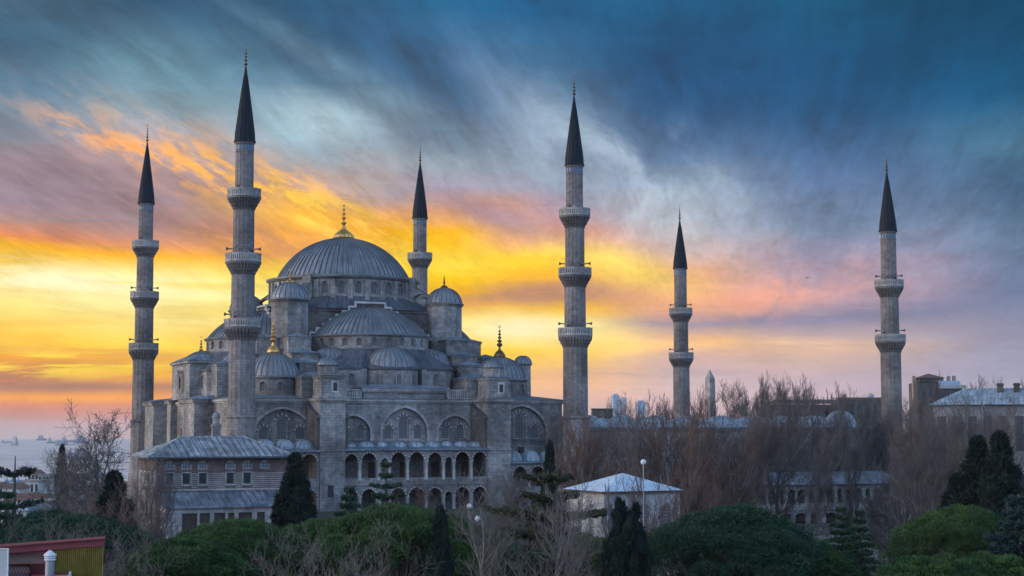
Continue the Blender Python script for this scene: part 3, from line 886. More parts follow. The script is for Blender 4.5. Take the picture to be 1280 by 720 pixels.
    for k in range(Nn):
        mb.face([(r0[k].x, r0[k].y, 21.95), (r0[k+1].x, r0[k+1].y, 21.95), (r1[k+1].x, r1[k+1].y, 25.15), (r1[k].x, r1[k].y, 25.15)], 0,
                [(k * .8, 0), (k * .8 + .8, 0), (k * .8 + .8, 5), (k * .8, 5)])
        mb.face([(r0[k].x, r0[k].y, 21.70), (r0[k+1].x, r0[k+1].y, 21.70), (r0[k+1].x, r0[k+1].y, 21.95), (r0[k].x, r0[k].y, 21.95)], 0)
        s0, s1 = o + (r0[k] - o) * .97, o + (r0[k+1] - o) * .97
        mb.face([(s0.x, s0.y, 21.6), (s1.x, s1.y, 21.6), (r0[k+1].x, r0[k+1].y, 21.70), (r0[k].x, r0[k].y, 21.70)], 0)
    mb.build('exedra_roof', MAT['lead_dark'], mosque)
    for ang, dist, rr in ((-90, 10.5, 4.3), (-35, 10.4, 4.1), (-145, 10.4, 4.1)):
        mb = MB(); mb.M = T
        a = radians(ang)
        mb.lathe(dist * cos(a), cy0 + dist * sin(a), [(rr + .15, 21.98)] + dome_prof(rr, 3.4, 22.05, 9), ribs=26, rw=.16, rh=.06, uR=rr, gm=1, gw=.13)
        mb.build('exedra_dome', [MAT['lead'], MAT['lead_rib_shade']], mosque)
    if i in (1, 3):   # tall slit-windowed block in the middle of the qibla side
        mb = MB(); A_ = T @ Vector((-6.6, -28.35, 0)); d = T.to_3x3() @ Vector((1, 0, 0))
        pm = planar(A_.x, A_.y, d.x, d.y)
        ops = [(4.6, .7, 18.2, 21.2, .4), (6.6, .8, 18.2, 21.9, .45), (8.6, .7, 18.2, 21.2, .4)]
        wall(mb, pm, 0, 13.2, 17.2, 23.4, ops, .4)
        mb.M = T
        mb.face([(-6.6, -24, 17.2), (-6.6, -28.35, 17.2), (-6.6, -28.35, 23.4), (-6.6, -24, 23.4)], 0)
        mb.face([(6.6, -28.35, 17.2), (6.6, -24, 17.2), (6.6, -24, 23.4), (6.6, -28.35, 23.4)], 0)
        mb.box(-6.9, 6.9, -28.7, -23.6, 23.1, 23.45)
        qb = mb.build('mihrab_block', MAT['ashlar'], mosque)
        if vis:
            for o_ in ops: window(qb, pm, o_, .4, 'opening_dark', False)
        mb = MB(); mb.M = T; mb.pyramid(-6.8, 6.8, -28.6, -23.0, 23.5, 1.1, 0, .15, inset=2.3); mb.build('mihrab_roof', MAT['lead_roof'], mosque)

# pier turrets at the four corners of the dome square
PT = 13.6
for sx_, sy_ in ((-1, -1), (1, -1), (-1, 1), (1, 1)):
    x, y = MX + PT * sx_, MY + PT * sy_
    mb = MB()
    mb.lathe(x, y, [(3.25, 24.0), (3.2, 25.6), (3.02, 25.9), (3.0, 32.9), (3.2, 33.05), (3.35, 33.3)], 8, a0=pi/8, a1=2*pi+pi/8)
    mb.box(x - 3.0, x + 3.0, y - 3.0, y + 3.0, 17, 25.2)
    mb.build('pier_turret', MAT['ashlar'], mosque)
    mb = MB(); mb.lathe(x, y, [(3.4, 33.3), (3.42, 33.42), (3.05, 33.6)], 24)
    mb.lathe(x, y, dome_prof(3.05, 2.75, 33.55, 10), ribs=20, rw=.2, rh=.10, uR=3.05, gm=1, gw=.13)
    td = mb.build('turret_dome', [MAT['lead'], MAT['lead_rib_shade']], mosque)
    finial(td, x, y, 36.2, 2.4, .45, .55, 'gold_dark' if sx_ > 0 else 'gold')
    # flying buttress from drum to turret
    mb = MB(); a = atan2(sy_, sx_)
    mb.M = Matrix.Translation((MX, MY, 0)) @ Matrix.Rotation(a, 4, 'Z')
    for k in range(8):
        xa, xb = 12.6 + k * .62, 12.6 + (k + 1) * .62
        zt0, zt1 = 37.3 - k * .36, 37.3 - (k + 1) * .36
        t_ = k / 8; lo0 = 33.4 + 1.9 * sin(pi * (k) / 8) ** .8; lo1 = 33.4 + 1.9 * sin(pi * (k + 1) / 8) ** .8 if k < 7 else 33.4
        for yy, o_ in ((-.55, 0), (.55, 1)):
            mb.face([(xa, yy, lo0), (xb, yy, lo1), (xb, yy, zt1), (xa, yy, zt0)], 0)
        mb.face([(xa, -.6, zt0 + .02), (xb, -.6, zt1 + .02), (xb, .6, zt1 + .02), (xa, .6, zt0 + .02)], 1)
        mb.face([(xa, -.55, lo0), (xa, .55, lo0), (xb, .55, lo1), (xb, -.55, lo1)], 0)
    mb.box(12.4, 13.6, -.75, .75, 33.4, 38.2, 0, 1)
    mb.build('flying_buttress', [MAT['ashlar'], MAT['lead_dark']], mosque)
    # stepped buttress blocks running out to the facade and to the side
    for along in (0, 1):
        nW = WN[0] if along == 0 else WN[1]
        o_ = 1 if along == 0 else 0
        mb = MB()
        steps = [(16.0, 19.6, 27.0, 1.9), (19.6, 22.8, 24.3, 2.2), (22.8, min(26.0, nW - 1), 22.6, 1.9)]
        tops = []
        for n0, n1, zt, hw in steps:
            if along == 0: xx0, xx1 = x - hw, x + hw; yy = sorted((MY + sy_ * n0, MY + sy_ * n1)); bx = (xx0, xx1, yy[0], yy[1])
            else: yy0, yy1 = y - hw, y + hw; xx = sorted((MX + sx_ * n0, MX + sx_ * n1)); bx = (xx[0], xx[1], yy0, yy1)
            mb.box(*bx, 16.5, zt); tops.append((bx, zt))
            mb.box(bx[0] - .12, bx[1] + .12, bx[2] - .12, bx[3] + .12, zt - .3, zt - .003)
        mb.build('stepped_buttress', MAT['ashlar'], mosque)
        mb = MB()
        for bx, zt in tops: mb.pyramid(*bx, zt + .004, .75, 0, .3)
        mb.build('buttress_roof', MAT['lead_roof'], mosque)

# corner domes
for sx_, sy_ in ((-1, -1), (1, -1), (-1, 1), (1, 1)):
    x, y = MX + 19.3 * sx_, MY + 24.2 * sy_
    R = 4.35; mb = MB(); mp = cyl(x, y, R); L = 2*pi*R
    ops = [((k + .5) * L / 10, 1.0, 18.0, 19.05, .5) for k in range(10)]
    wall(mb, mp, 0, L, 16.8, 20.2, ops, .35, du=.7)
    mb.lathe(x, y, [(R, 19.95), (R + .3, 20.1), (R + .35, 20.25)], 32)
    cd_ = mb.build('corner_drum', MAT['ashlar'], mosque)
    for op in ops:
        a = op[0] / R
        if facing((x, y, 0), (cos(a), sin(a)), .0) and (sx_, sy_) != (1, 1): window(cd_, mp, op, .35, 'grille', True)
    mb = MB(); mb.lathe(x, y, [(R + .4, 20.25), (R + .4, 20.4), (R, 20.5)], 32)
    mb.lathe(x, y, dome_prof(R, 3.7, 20.45, 14), ribs=30, rw=.16, rh=.08, uR=R, gm=1, gw=.13)
    d_ = mb.build('corner_dome', [MAT['lead'], MAT['lead_rib_shade']], mosque)
    finial(d_, x, y, 24.05, 5.6, .95, .85, 'gold' if sx_ < 0 else 'gold_dark')

# stair turret on the right corner
for (x, y) in ((52.2, 15.0), (52.2, 57.5)):
    mb = MB(); mb.lathe(x, y, [(1.45, 16.8), (1.42, 22.8), (1.6, 22.95), (1.65, 23.1)], 8)
    mb.build('stair_turret', MAT['ashlar'], mosque)
    mb = MB(); mb.lathe(x, y, [(1.7, 23.1)] + dome_prof(1.5, 1.45, 23.15, 8), ribs=14, rw=.22, rh=.06, gm=1, gw=.13)
    mb.build('turret_dome', [MAT['lead'], MAT['lead_rib_shade']], mosque)

# hall walls
YF, YW = -1.0, 5.0
mb = MB()
mpF = planar(0, YW, 1, 0)
blind = [(7.7, 8.6, 10.4, 11.6, 3.7), (18.9, 5.6, 10.4, 11.7, 2.6), (27.4, 7.4, 10.4, 11.8, 3.75), (35.85, 5.6, 10.4, 11.7, 2.6), (47.4, 8.8, 8.0, 11.6, 4.3)]
wall(mb, mpF, 0, 54.7, 0, 16.9, blind, .7)
wall(mb, planar(20.6, YW - .004, 1, 0), 0, 13.5, 16.9, 18.6)
fac = mb.build('facade_wall', MAT['ashlar'], mosque)
# recessed tympanum walls with windows
mpT = planar(0, YW + .7, 1, 0)
def tymp(uc, w, ops):
    mb = MB(); wall(mb, mpT, uc - w/2 - .3, uc + w/2 + .3, 7.8, 16.4, ops, .35)
    t = mb.build('tympanum', MAT['ashlar'], mosque)
    for o_ in ops: window(t, mpT, o_, .35, 'grille', True)
W_ = lambda u, w, z0, zs: (u, w, z0, zs, w * .55)
tymp(7.7, 8.6, [W_(4.9, 1.7, 10.6, 11.7), W_(7.8, 1.9, 10.6, 13.2), W_(10.7, 1.7, 10.6, 11.7)])
tymp(18.9, 5.6, [W_(17.6, 1.5, 10.6, 12.1), W_(20.2, 1.5, 10.6, 12.1)])
tymp(27.4, 7.4, [W_(24.9, 1.5, 10.6, 12.0), W_(27.4, 1.75, 10.6, 13.4), W_(29.9, 1.5, 10.6, 12.0)])
tymp(35.85, 5.6, [W_(34.55, 1.5, 10.6, 12.1), W_(37.15, 1.5, 10.6, 12.1)])
tymp(47.4, 8.8, [W_(44.6, 1.5, 10.6, 12.1), W_(47.4, 1.8, 10.6, 13.9), W_(50.2, 1.5, 10.6, 12.1)])
# extrados mouldings over the blind arches
for uc, w, z0, zs, rise in blind:
    mb = MB(); P = arch_pts(w + .02, z0, zs, rise, 10); P2 = arch_pts(w + .7, z0, zs, rise + .38, 10)
    for k in range(len(P) - 1):
        a = [mpF(uc + P[k][0], P[k][1], -.07), mpF(uc + P[k+1][0], P[k+1][1], -.07), mpF(uc + P2[k+1][0], P2[k+1][1], -.07), mpF(uc + P2[k][0], P2[k][1], -.07)]
        mb.face(a, 0)
        mb.face([mpF(uc + P2[k][0], P2[k][1], -.07), mpF(uc + P2[k+1][0], P2[k+1][1], -.07), mpF(uc + P2[k+1][0], P2[k+1][1], .02), mpF(uc + P2[k][0], P2[k][1], .02)], 0)
    mb.build('arch_moulding', MAT['trim'], mosque)
mb = MB(); mb.box(43.0, 52.0, YW - .35, YW - .01, 10.35, 10.62); mb.build('sill', MAT['lead_dark'], mosque)

# other three outer walls
mb = MB()
mpL = planar(0, 67.5, 0, -1)      # left side, x=0, runs towards the viewer
sideb = [(62.5 - 12.4 + 0.0, 7.6, 3, 11.0, 3.9), (12.4, 7.6, 3, 11.0, 3.9)]
sidew = [W_(31.2 - 8.4, 1.3, 9.0, 12.4), W_(31.25 + 8.4, 1.3, 9.0, 12.4), W_(31.25 - 3.4, .9, 5.5, 12.0), W_(31.25 + 3.4, .9, 5.5, 12.0), W_(31.25, 1.6, 8.0, 12.6)]
wall(mb, mpL, 0, 62.5, 0, 16.9, sideb + sidew, .7)
mb.box(54.69, 54.7, YW, 67.5, 0, 16.9)
mb.box(0, 54.7, 67.49, 67.5, 0, 16.9)
lw = mb.build('side_wall', MAT['ashlar'], mosque)
for o_ in sidew: window(lw, mpL, o_, .6, 'grille', True)
mb = MB(); mpL2 = planar(.7, 67.5, 0, -1)
for uc, w, z0, zs, rise in sideb:
    ops = [W_(uc - 2.2, 1.3, 8.5, 10.9), W_(uc, 1.6, 8.5, 12.4), W_(uc + 2.2, 1.3, 8.5, 10.9)]
    wall(mb, mpL2, uc - w/2 - .3, uc + w/2 + .3, 0, 16, ops, .3)
st_ = mb.build('tympanum', MAT['ashlar'], mosque)
for uc, w, z0, zs, rise in sideb:
    for o_ in [W_(uc - 2.2, 1.3, 8.5, 10.9), W_(uc, 1.6, 8.5, 12.4), W_(uc + 2.2, 1.3, 8.5, 10.9)]: window(st_, mpL2, o_, .3, 'grille', True)
# left side buttresses
for (ya, yb, xo, zt) in ((17.3, 24.4, -3.0, 16.9), (48.1, 55.2, -3.0, 16.9), (26.6, 29.4, -1.1, 17.1), (43.1, 45.9, -1.1, 17.1)):
    mb = MB(); mb.box(xo, 0, ya, yb, 0, zt)
    mb.box(xo - .3, 0, ya - .3, yb + .3, zt - .5, zt - .2); mb.box(xo - .45, 0, ya - .45, yb + .45, zt - .2, zt + .05)
    mb.box(xo - .004 - .15, xo, ya - .004, yb + .004, 6.8, 7.1)
    mb.build('buttress', MAT['ashlar'], mosque)
    mb = MB(); b0 = [(xo - .6, ya - .6, zt + .06), (xo - .6, yb + .6, zt + .06), (.2, yb + .6, zt + .06), (.2, ya - .6, zt + .06)]
    mb.face([b0[0], b0[3], (.2, ya + .5, zt + .75), (xo + 1, ya + .8, zt + .55)], 0)
    mb.face([b0[0], (xo + 1, ya + .8, zt + .55), (xo + 1, yb - .8, zt + .55), b0[1]], 0)
    mb.face([b0[1], (xo + 1, yb - .8, zt + .55), (.2, yb - .5, zt + .75), b0[2]], 0)
    mb.face([(xo + 1, ya + .8, zt + .55), (.2, ya + .5, zt + .75), (.2, yb - .5, zt + .75), (xo + 1, yb - .8, zt + .55)], 0)
    mb.build('buttress_cap', MAT['lead_roof'], mosque)

# cornice and terrace roof
mb = MB()
def strip(x0, x1, y0, y1, z0, z1, e):
    mb.box(x0 - e, x1 + e, y0 - e, y1 + e, z0, z1)
strip(0, 54.7, YW, 67.5, 16.25, 16.5, .18)
strip(0, 54.7, YW, 67.5, 16.505, 16.9, .42)
mb.box(20.3, 34.4, YW - .30, YW + 2, 17.95, 18.2); mb.box(20.15, 34.55, YW - .5, YW + 2.1, 18.205, 18.55)
mb.box(20.6, 34.1, YW + .002, YW + 2, 16.9, 17.95)
mb.build('cornice', MAT['trim'], mosque)
mb = MB()
mb.pyramid(0, 54.7, YW, 67.5, 16.93, 1.0, 0, .55, inset=6.5)
mb.box(20.0, 34.7, YW - .65, YW + 2.3, 18.553, 18.72)
mb.pyramid(20.0, 34.7, YW - .65, YW + 6, 18.72, .5, 0, 0, inset=2.5)
mb.build('terrace_roof', MAT['lead_roof'], mosque)
# balustrades beside the raised centre
for xa, xb in ((15.9, 20.1), (34.6, 38.8)):
    mb = MB(); mb.box(xa, xb, YW - .25, YW + .05, 16.93, 17.12); mb.box(xa, xb, YW - .25, YW + .05, 18.25, 18.45)
    nn = int((xb - xa) / .34)
    for k in range(nn + 1):
        xx = xa + (xb - xa) * k / nn; w = .10 if k % 5 else .17
        mb.box(xx - w, xx + w, YW - .2, YW, 17.1, 18.3)
    mb.build('balustrade', MAT['trim'], mosque)

# facade piers with sloping tops, and the turret boxes above them
for (xa, xb) in ((11.8, 15.7), (39.0, 42.9)):
    mb = MB(); zf, zb = 14.0, 16.0
    mb.box(xa, xb, YF, YW, 0, 16.5)
    mb.box(xa - .18, xb + .18, YF - .18, YW - .19, 16.26, 16.5); mb.box(xa - .4, xb + .4, YF - .4, YW - .43, 16.504, 16.9)
    mb.box(xa - .12, xb + .12, YF - .12, YF + .6, 8.9, 9.12)
    mb.build('facade_pier', MAT['ashlar'], mosque)
    for x in (xa, xb):
        x0_, x1_ = (x - .5, x) if x == xa else (x, x + .5)
        mb = MB(); pr = [(YW, 8.2), (YF + .4, 8.2), (YF + .4, zf), (YW, zb)]
        for xx in (x0_, x1_): mb.face([(xx, q[0], q[1]) for q in pr], 0)
        for k in range(4):
            p, q = pr[k], pr[(k + 1) % 4]; mb.face([(x0_, p[0], p[1]), (x0_, q[0], q[1]), (x1_, q[0], q[1]), (x1_, p[0], p[1])], 0)
        wing = mb.build('pier_wing', MAT['brown_stone'], mosque)
        mb = MB(); e0, e1 = x0_ - .12 * (x == xa), x1_ + .12 * (x == xb)
        p0 = [(e0, YF, zf - .08), (e1, YF, zf - .08), (e1, YW, zb + .02), (e0, YW, zb + .02)]
        p1 = [(p[0], p[1], p[2] + .30) for p in p0]
        mb.face(p1, 0)
        for k in range(4): mb.face([p0[k], p0[(k+1) % 4], p1[(k+1) % 4], p1[k]], 0)
        mb.build('coping', MAT['lead_dark'], wing)
    xm = (xa + xb) / 2
    mb = MB()
    TY = YF + .05
    mb.box(xm - 1.85, xm + 1.85, TY, TY + 4.2, 16.9, 20.2)
    mb.box(xm - 2.0, xm + 2.0, TY - .15, TY + 4.35, 19.9, 20.25)
    mb.box(xm - 1.95, xm + 1.95, TY - .12, TY + 4.3, 17.0, 17.35)
    mb.lathe(xm - .2, TY + 2.2, [(1.55, 20.25), (1.55, 21.7), (1.75, 21.85)], 8, a0=pi/8, a1=2*pi + pi/8)
    tb = mb.build('turret_box', MAT['ashlar'], mosque)
    mb2 = MB(); mb2.box(xm - 3.2, xm + 2.3, YW - .3, YW + 6, 16.6, 20.15); mb2.box(xm - 3.35, xm + 2.45, YW - .45, YW + 6.1, 19.9, 20.2)
    mb2.build('stepped_buttress', MAT['ashlar'], mosque)
    mb2 = MB(); mb2.pyramid(xm - 3.35, xm + 2.45, YW - .45, YW + 6.1, 20.21, .8, 0, .1, inset=2.0); mb2.build('buttress_roof', MAT['lead_roof'], mosque)
    mb = MB(); xw = xm + .3
    mb.box(xw - .55, xw + .55, TY - .06, TY + .12, 17.7, 19.5, 0)
    mb.box(xw - .32, xw + .32, TY - .075, TY + .12, 17.95, 19.2, 1)
    mb.build('window', [MAT['pale_stone'], MAT['opening_dark']], tb)
    mb = MB(); mb.lathe(xm - .2, TY + 2.2, [(1.8, 21.85)] + dome_prof(1.6, 1.25, 21.9, 8), ribs=14, rw=.22, rh=.06, gm=1, gw=.13)
    mb.pyramid(xm - 2.0, xm + 2.0, TY - .15, TY + 4.35, 20.26, .45, 0, .1)
    mb.build('turret_dome', [MAT['lead'], MAT['lead_rib_shade']], mosque)

# two-storey gallery between the piers
def gallery(x0, x1, ops_up, ops_lo, zeave, zback, ymid, storeys=2):
    mb = MB(); mp = planar(0, YF + .25, 1, 0)
    wall(mb, mp, x0, x1, ymid, zeave, ops_up, .55)
    wall(mb, mp, x0, x1, -1.0, ymid - .004, ops_lo, .55)
    mb.box(x0, x1, YF + .1, YF + .26, ymid - .5, ymid - .25)
    mb.box(x0, x1, YF + .1, YF + .26, zeave - .3, zeave - .1)
    wl_ = mb.build('gallery_wall', MAT['ashlar'], mosque)
    mb = MB(); mb.box(x0, x1, YF + .81, YW - .01, ymid - .1, ymid + .15); mb.box(x0, x1, YF + .3, YW - .01, -1.0, .02)
    mb.build('gallery_floor', MAT['ashlar'], mosque)
    # column shafts between the arches
    us = sorted(ops_up, key=lambda q: q[0])
    for a, b_ in zip(us[:-1], us[1:]):
        xc = (a[0] + a[1]/2 + b_[0] - b_[1]/2) / 2
        mb = MB(); mb.lathe(xc, YF + .2, [(.27, ymid + .3), (.24, ymid + .6), (.22, us[0][3] - .5), (.34, us[0][3] - .1), (.36, us[0][3] + .1)], 10, smooth=True)
        mb.build('gallery_column', MAT['pale_stone'], mosque); mb = MB()
        mb.lathe(xc, YF + .2, [(.30, 0), (.24, .4), (.22, ops_lo[0][3] - .5), (.34, ops_lo[0][3] - .1), (.36, ops_lo[0][3] + .1)], 10, smooth=True)
        mb.build('gallery_column', MAT['pale_stone'], mosque)
    # voussoir rings
    mb = MB()
    for (uc, w, zs, zp, rise) in list(ops_up) + list(ops_lo):
        nv = 15
        A_ = arch_pts(w, zs, zp, rise, 8)[1:-1]; B_ = arch_pts(w + .44, zs, zp, rise + .24, 8)[1:-1]
        for k in range(len(A_) - 1):
            q = [(uc + A_[k][0], A_[k][1]), (uc + A_[k+1][0], A_[k+1][1]), (uc + B_[k+1][0], B_[k+1][1]), (uc + B_[k][0], B_[k][1])]
            mb.face([mp(a, z, -.05) for a, z in q], k % 2)
    mb.build('arch_ring', [MAT['pale_stone'], MAT['red_stone']], mosque)
    # back doors
    mb = MB()
    for (uc, w, zs, zp, rise) in us[::2]:
        mb.box(uc - .7, uc + .7, YW - .08, YW - .005, ymid + .15, ymid + 2.9)
    mb.build('gallery_door', MAT['wood_dark'], mosque)
    mb = MB()
    y0 = YF - .25
    mb.face([(x0 - .1, y0, zeave), (x1 + .1, y0, zeave), (x1 + .1, YW - .02, zback), (x0 - .1, YW - .02, zback)], 0)
    mb.face([(x0 - .1, y0, zeave - .15), (x1 + .1, y0, zeave - .15), (x1 + .1, y0, zeave), (x0 - .1, y0, zeave)], 0)
    mb.face([(x0 - .1, YW - .02, zeave - .15), (x1 + .1, YW - .02, zeave - .15), (x1 + .1, y0, zeave - .15), (x0 - .1, y0, zeave - .15)], 0)
    mb.face([(x1 + .1, y0, zeave - .15), (x1 + .1, YW - .02, zeave - .15), (x1 + .1, YW - .02, zback), (x1 + .1, y0, zeave)], 0)
    mb.face([(x0 - .1, y0, zeave - .15), (x0 - .1, YW - .02, zeave - .15), (x0 - .1, YW - .02, zback), (x0 - .1, y0, zeave)], 0)
    mb.build('gallery_roof', MAT['lead_roof'], mosque)
def gdome(x, r, z, h):
    mb = MB(); mb.lathe(x, YF + 2.9, [(r + .08, z - .6), (r + .06, z)] + dome_prof(r, h, z + .02, 8), ribs=16, rw=.14, rh=.035)
    mb.build('gallery_dome', MAT['lead_pale'], mosque)
gx = [(15.4+.35, 17.8), (18.4, 20.7), (21.6, 22.6), (23.1, 25.5), (26.0, 28.5), (29.1, 31.4), (31.9, 33.1), (33.6, 36.0), (36.5, 38.9)]
up = [((a+b_)/2, (b_-a), 4.85, 7.35 if b_ - a > 1.5 else 7.3, (b_-a) * .56) for a, b_ in gx]
lo = [((a+b_)/2, (b_-a), .02, 2.05, (b_-a) * .52) for a, b_ in gx]
gallery(15.71, 38.99, up, lo, 9.15, 10.35, 4.2)
for x in (17.0, 19.9, 22.6, 25.2, 28.0, 30.8, 33.2, 35.6, 37.9): gdome(x, 1.35 if x not in (22.6, 33.2) else .9, 9.45, .85)
gxl = [(2.9, 5.3), (5.9, 8.4), (9.0, 11.4)]
gallery(2.4, 11.79, [((a+b_)/2, (b_-a), 4.85, 7.2, 1.35) for a, b_ in gxl], [((a+b_)/2, (b_-a), .02, 2.05, 1.25) for a, b_ in gxl], 9.0, 10.2, 4.2)
for x in (4.1, 7.1, 10.1): gdome(x, 1.55, 9.2, 1.5)
gxr = [(43.4, 45.8), (46.4, 48.9), (49.5, 51.9)]
gallery(42.91, 52.3, [((a+b_)/2, (b_-a), 3.2, 5.1, 1.25) for a, b_ in gxr], [((a+b_)/2, (b_-a), .02, 1.2, .9) for a, b_ in gxr], 7.0, 7.6, 2.8)
for x in (44.4, 47.5, 50.6): gdome(x, 1.55, 7.2, 1.6)
# small window and string course on the piers
mb = MB(); mb.box(13.0, 13.9, YF - .02, YF + .1, 2.1, 3.9); mb.build('window', MAT['opening_dark'], mosque)
mb = MB(); mb.box(46.9, 47.9, YW - .06, YW + .1, 8.3, 9.4)
mb.build('window', MAT['opening_dark'], mosque)

# ------------------------------------------------------------------ royal pavilion at the mosque's near corner
def bear(px): 
    k = (px - 640) / F
    return (k * CA + SA, -k * SA + CA)
def bx(px, y):
    d = bear(px); return CAM[0] + (y - CAM[1]) * d[0] / d[1]
def by(px, x):
    d = bear(px); return CAM[1] + (x - CAM[0]) * d[1] / d[0]
pav = thing('royal_pavilion', 'pavilion of striped red brick and stone under a pale hipped lead roof, left of centre', 'pavilion', (0, 0, 0))
PY = -16.0; PX0, PX1 = bx(197, PY), bx(360, PY) + .3
mb = MB(); mpP = planar(PX0, PY, 1, 0)
pw = [(209, 220), (230, 240.5), (250.5, 261), (284.5, 295), (305.5, 316), (328, 336.5)]
ops = []; 
lower = [((bx((a+b_)/2, PY) - PX0), 1.15, 4.75, 6.3, .02) for a, b_ in pw[:5]]
upper = [((bx((a+b_)/2, PY) - PX0), 1.15, 6.75, 7.5, .55) for a, b_ in pw]
wall(mb, mpP, 0, PX1 - PX0, 4.2, 6.6, lower, .3, 0)
wall(mb, mpP, 0, PX1 - PX0, 6.6, 8.6, upper, .3, 0)
wall(mb, mpP, 0, PX1 - PX0, -7.5, 4.2, (), .3, 1)
mb.box(PX0 + .01, PX1, PY + .31, -4.5, -7.5, 8.5, 0)
mb.face([(PX0, PY, 4.2), (PX0, -4.5, 4.2), (PX0, -4.5, 8.6), (PX0, PY, 8.6)], 0)
mb.face([(PX0, PY, -7.5), (PX0, -4.5, -7.5), (PX0, -4.5, 4.2), (PX0, PY, 4.2)], 1)
mb.face([(PX1, PY, -7.5), (PX1, -4.5, -7.5), (PX1, -4.5, 8.6), (PX1, PY, 8.6)], 0)
pwl = mb.build('wall', [MAT['striped'], MAT['rubble']], pav)
mb = MB()
for k in range(9):          # pale stone bands between the brick courses
    z = 4.35 + k * .26 if k < 8 else 6.5
    if k < 8:
        cur = 0
        for (uc, w, zs, zp, r_) in lower + [(99, 0, 0, 0, 0)]:
            a, b_ = cur, (min(uc - w/2 - .12, PX1 - PX0))
            if b_ > a + .05: mb.box(PX0 + a, PX0 + b_, PY - .015, PY + .01, z, z + .11)
            cur = uc + w/2 + .12
for (uc, w, zs, zp, r_) in lower:
    x = PX0 + uc
    for (a, b_, c_, d_) in ((-w/2 - .13, -w/2, zs - .1, zp + .1), (w/2, w/2 + .13, zs - .1, zp + .1), (-w/2 - .13, w/2 + .13, zp + .02, zp + .17), (-w/2 - .13, w/2 + .13, zs - .15, zs)):
        mb.box(x + a, x + b_, PY - .04, PY + .3, c_, d_)
for (uc, w, zs, zp, r_) in upper:
    mb.box(PX0 + uc - w/2 - .12, PX0 + uc - w/2, PY - .03, PY + .2, zs, zp); mb.box(PX0 + uc + w/2, PX0 + uc + w/2 + .12, PY - .03, PY + .2, zs, zp)
mb.box(PX0 - .1, PX1 + .1, PY - .1, PY + .1, 3.95, 4.2)
for k in range(9): mb.box(PX0 - .02, PX0 + .01, PY + .2, -4.6, 4.35 + k * .26, 4.46 + k * .26)
for yy in (-14, -11.5, -9, -6.5): mb.box(PX0 - .04, PX0 + .02, yy - .7, yy + .7, 4.6, 6.5)
mb.build('stone_band', MAT['trim'], pav)
for o_ in lower: window(pwl, mpP, o_, .3, 'glass_dark', False)
for o_ in upper: window(pwl, mpP, o_, .3, 'lattice', False)
for ya_, yb_, za_, zb_ in [(yy - .5, yy + .5, 4.75, 6.35) for yy in (-14, -11.5, -9, -6.5)] + [(-14.2, -13.2, 0, 2.2), (-11.2, -10.2, 0, 2.2)]:
    mb = MB(); mb.box(PX0 - .06, PX0, ya_, yb_, za_, zb_); mb.build('window', MAT['glass_dark'], pwl)
mb = MB()
ex0, ex1, ey0, ey1 = PX0 - 1.3, PX1 + .9, PY - 1.3, -3.2
rx0, rx1, ry = bx(228, -10), bx(305, -10), -10.2
zr, ze = 11.2, 8.55
mb.face([(ex0, ey0, ze), (ex1, ey0, ze), (rx1, ry, zr), (rx0, ry, zr)], 0)
mb.face([(ex1, ey0, ze), (ex1, ey1, ze), (rx1, ry, zr)], 0)
mb.face([(ex1, ey1, ze), (ex0, ey1, ze), (rx0, ry, zr), (rx1, ry, zr)], 0)
mb.face([(ex0, ey1, ze), (ex0, ey0, ze), (rx0, ry, zr)], 0)
mb.prism([(ex0, ey0), (ex1, ey0), (ex1, ey1), (ex0, ey1)], ze - .22, ze - .004, 1)
# standing seams and hip rolls
for k in range(1, 23):
    x = ex0 + (ex1 - ex0) * k / 23
    if x < rx0: t = (x - ex0) / (rx0 - ex0)
    elif x > rx1: t = (ex1 - x) / (ex1 - rx1)
    else: t = 1
    xt = x
    mb.tube((x, ey0, ze + .03), (xt, ey0 + (ry - ey0) * t, ze + (zr - ze) * t + .03), .045, .045, 4, 1)
mb.tube((ex0, ey0, ze), (rx0, ry, zr), .09, .09, 5, 0); mb.tube((ex1, ey0, ze), (rx1, ry, zr), .09, .09, 5, 0); mb.tube((rx0, ry, zr), (rx1, ry, zr), .1, .1, 5, 0)
mb.build('roof', [MAT['lead_patched'], MAT['lead_dark']], pav)
# lean-to below
LY = -20.0; LX0, LX1 = bx(210, LY), bx(352, LY)
mb = MB(); mpl = planar(LX0, LY, 1, 0); L = LX1 - LX0
lops = []
for a, b_ in ((230, 250), (252, 266), (270, 285), (287, 296), (300, 318), (323, 334)):
    ua, ub = bx(a, LY) - LX0, bx(b_, LY) - LX0
    lops.append(((ua + ub) / 2, ub - ua - .12, -3.0, 1.1, .02))
wall(mb, mpl, 0, L, -8, 2.0, lops, .4)
mb.face([(LX0, LY, -8), (LX0, PY, -8), (LX0, PY, 3.7), (LX0, LY, 2.0)], 0)
mb.face([(LX1, LY, -8), (LX1, PY, -8), (LX1, PY, 3.7), (LX1, LY, 2.0)], 0)
lwl = mb.build('porch_wall', MAT['trim'], pav)
mb = MB()
for (uc, w, zs, zp, r_) in lops: mb.box(LX0 + uc - w/2, LX0 + uc + w/2, LY + .3, LY + .36, zs, zp + .1)
mb.build('shutter', MAT['wood_dark'], lwl)
mb = MB(); mb.face([(LX0 - .5, LY - .5, 1.95), (LX1 + .3, LY - .5, 1.95), (LX1 + .3, PY - .01, 3.8), (LX0 - .5, PY - .01, 3.8)], 0)
mb.face([(LX0 - .5, LY - .5, 1.8), (LX1 + .3, LY - .5, 1.8), (LX1 + .3, LY - .5, 1.95), (LX0 - .5, LY - .5, 1.95)], 0)
for k in range(17):
    x = LX0 + (LX1 - LX0) * k / 16; mb.tube((x, LY - .5, 2.0), (x, PY, 3.85), .04, .04, 4, 0)
mb.build('porch_roof', MAT['lead_roof'], pav)
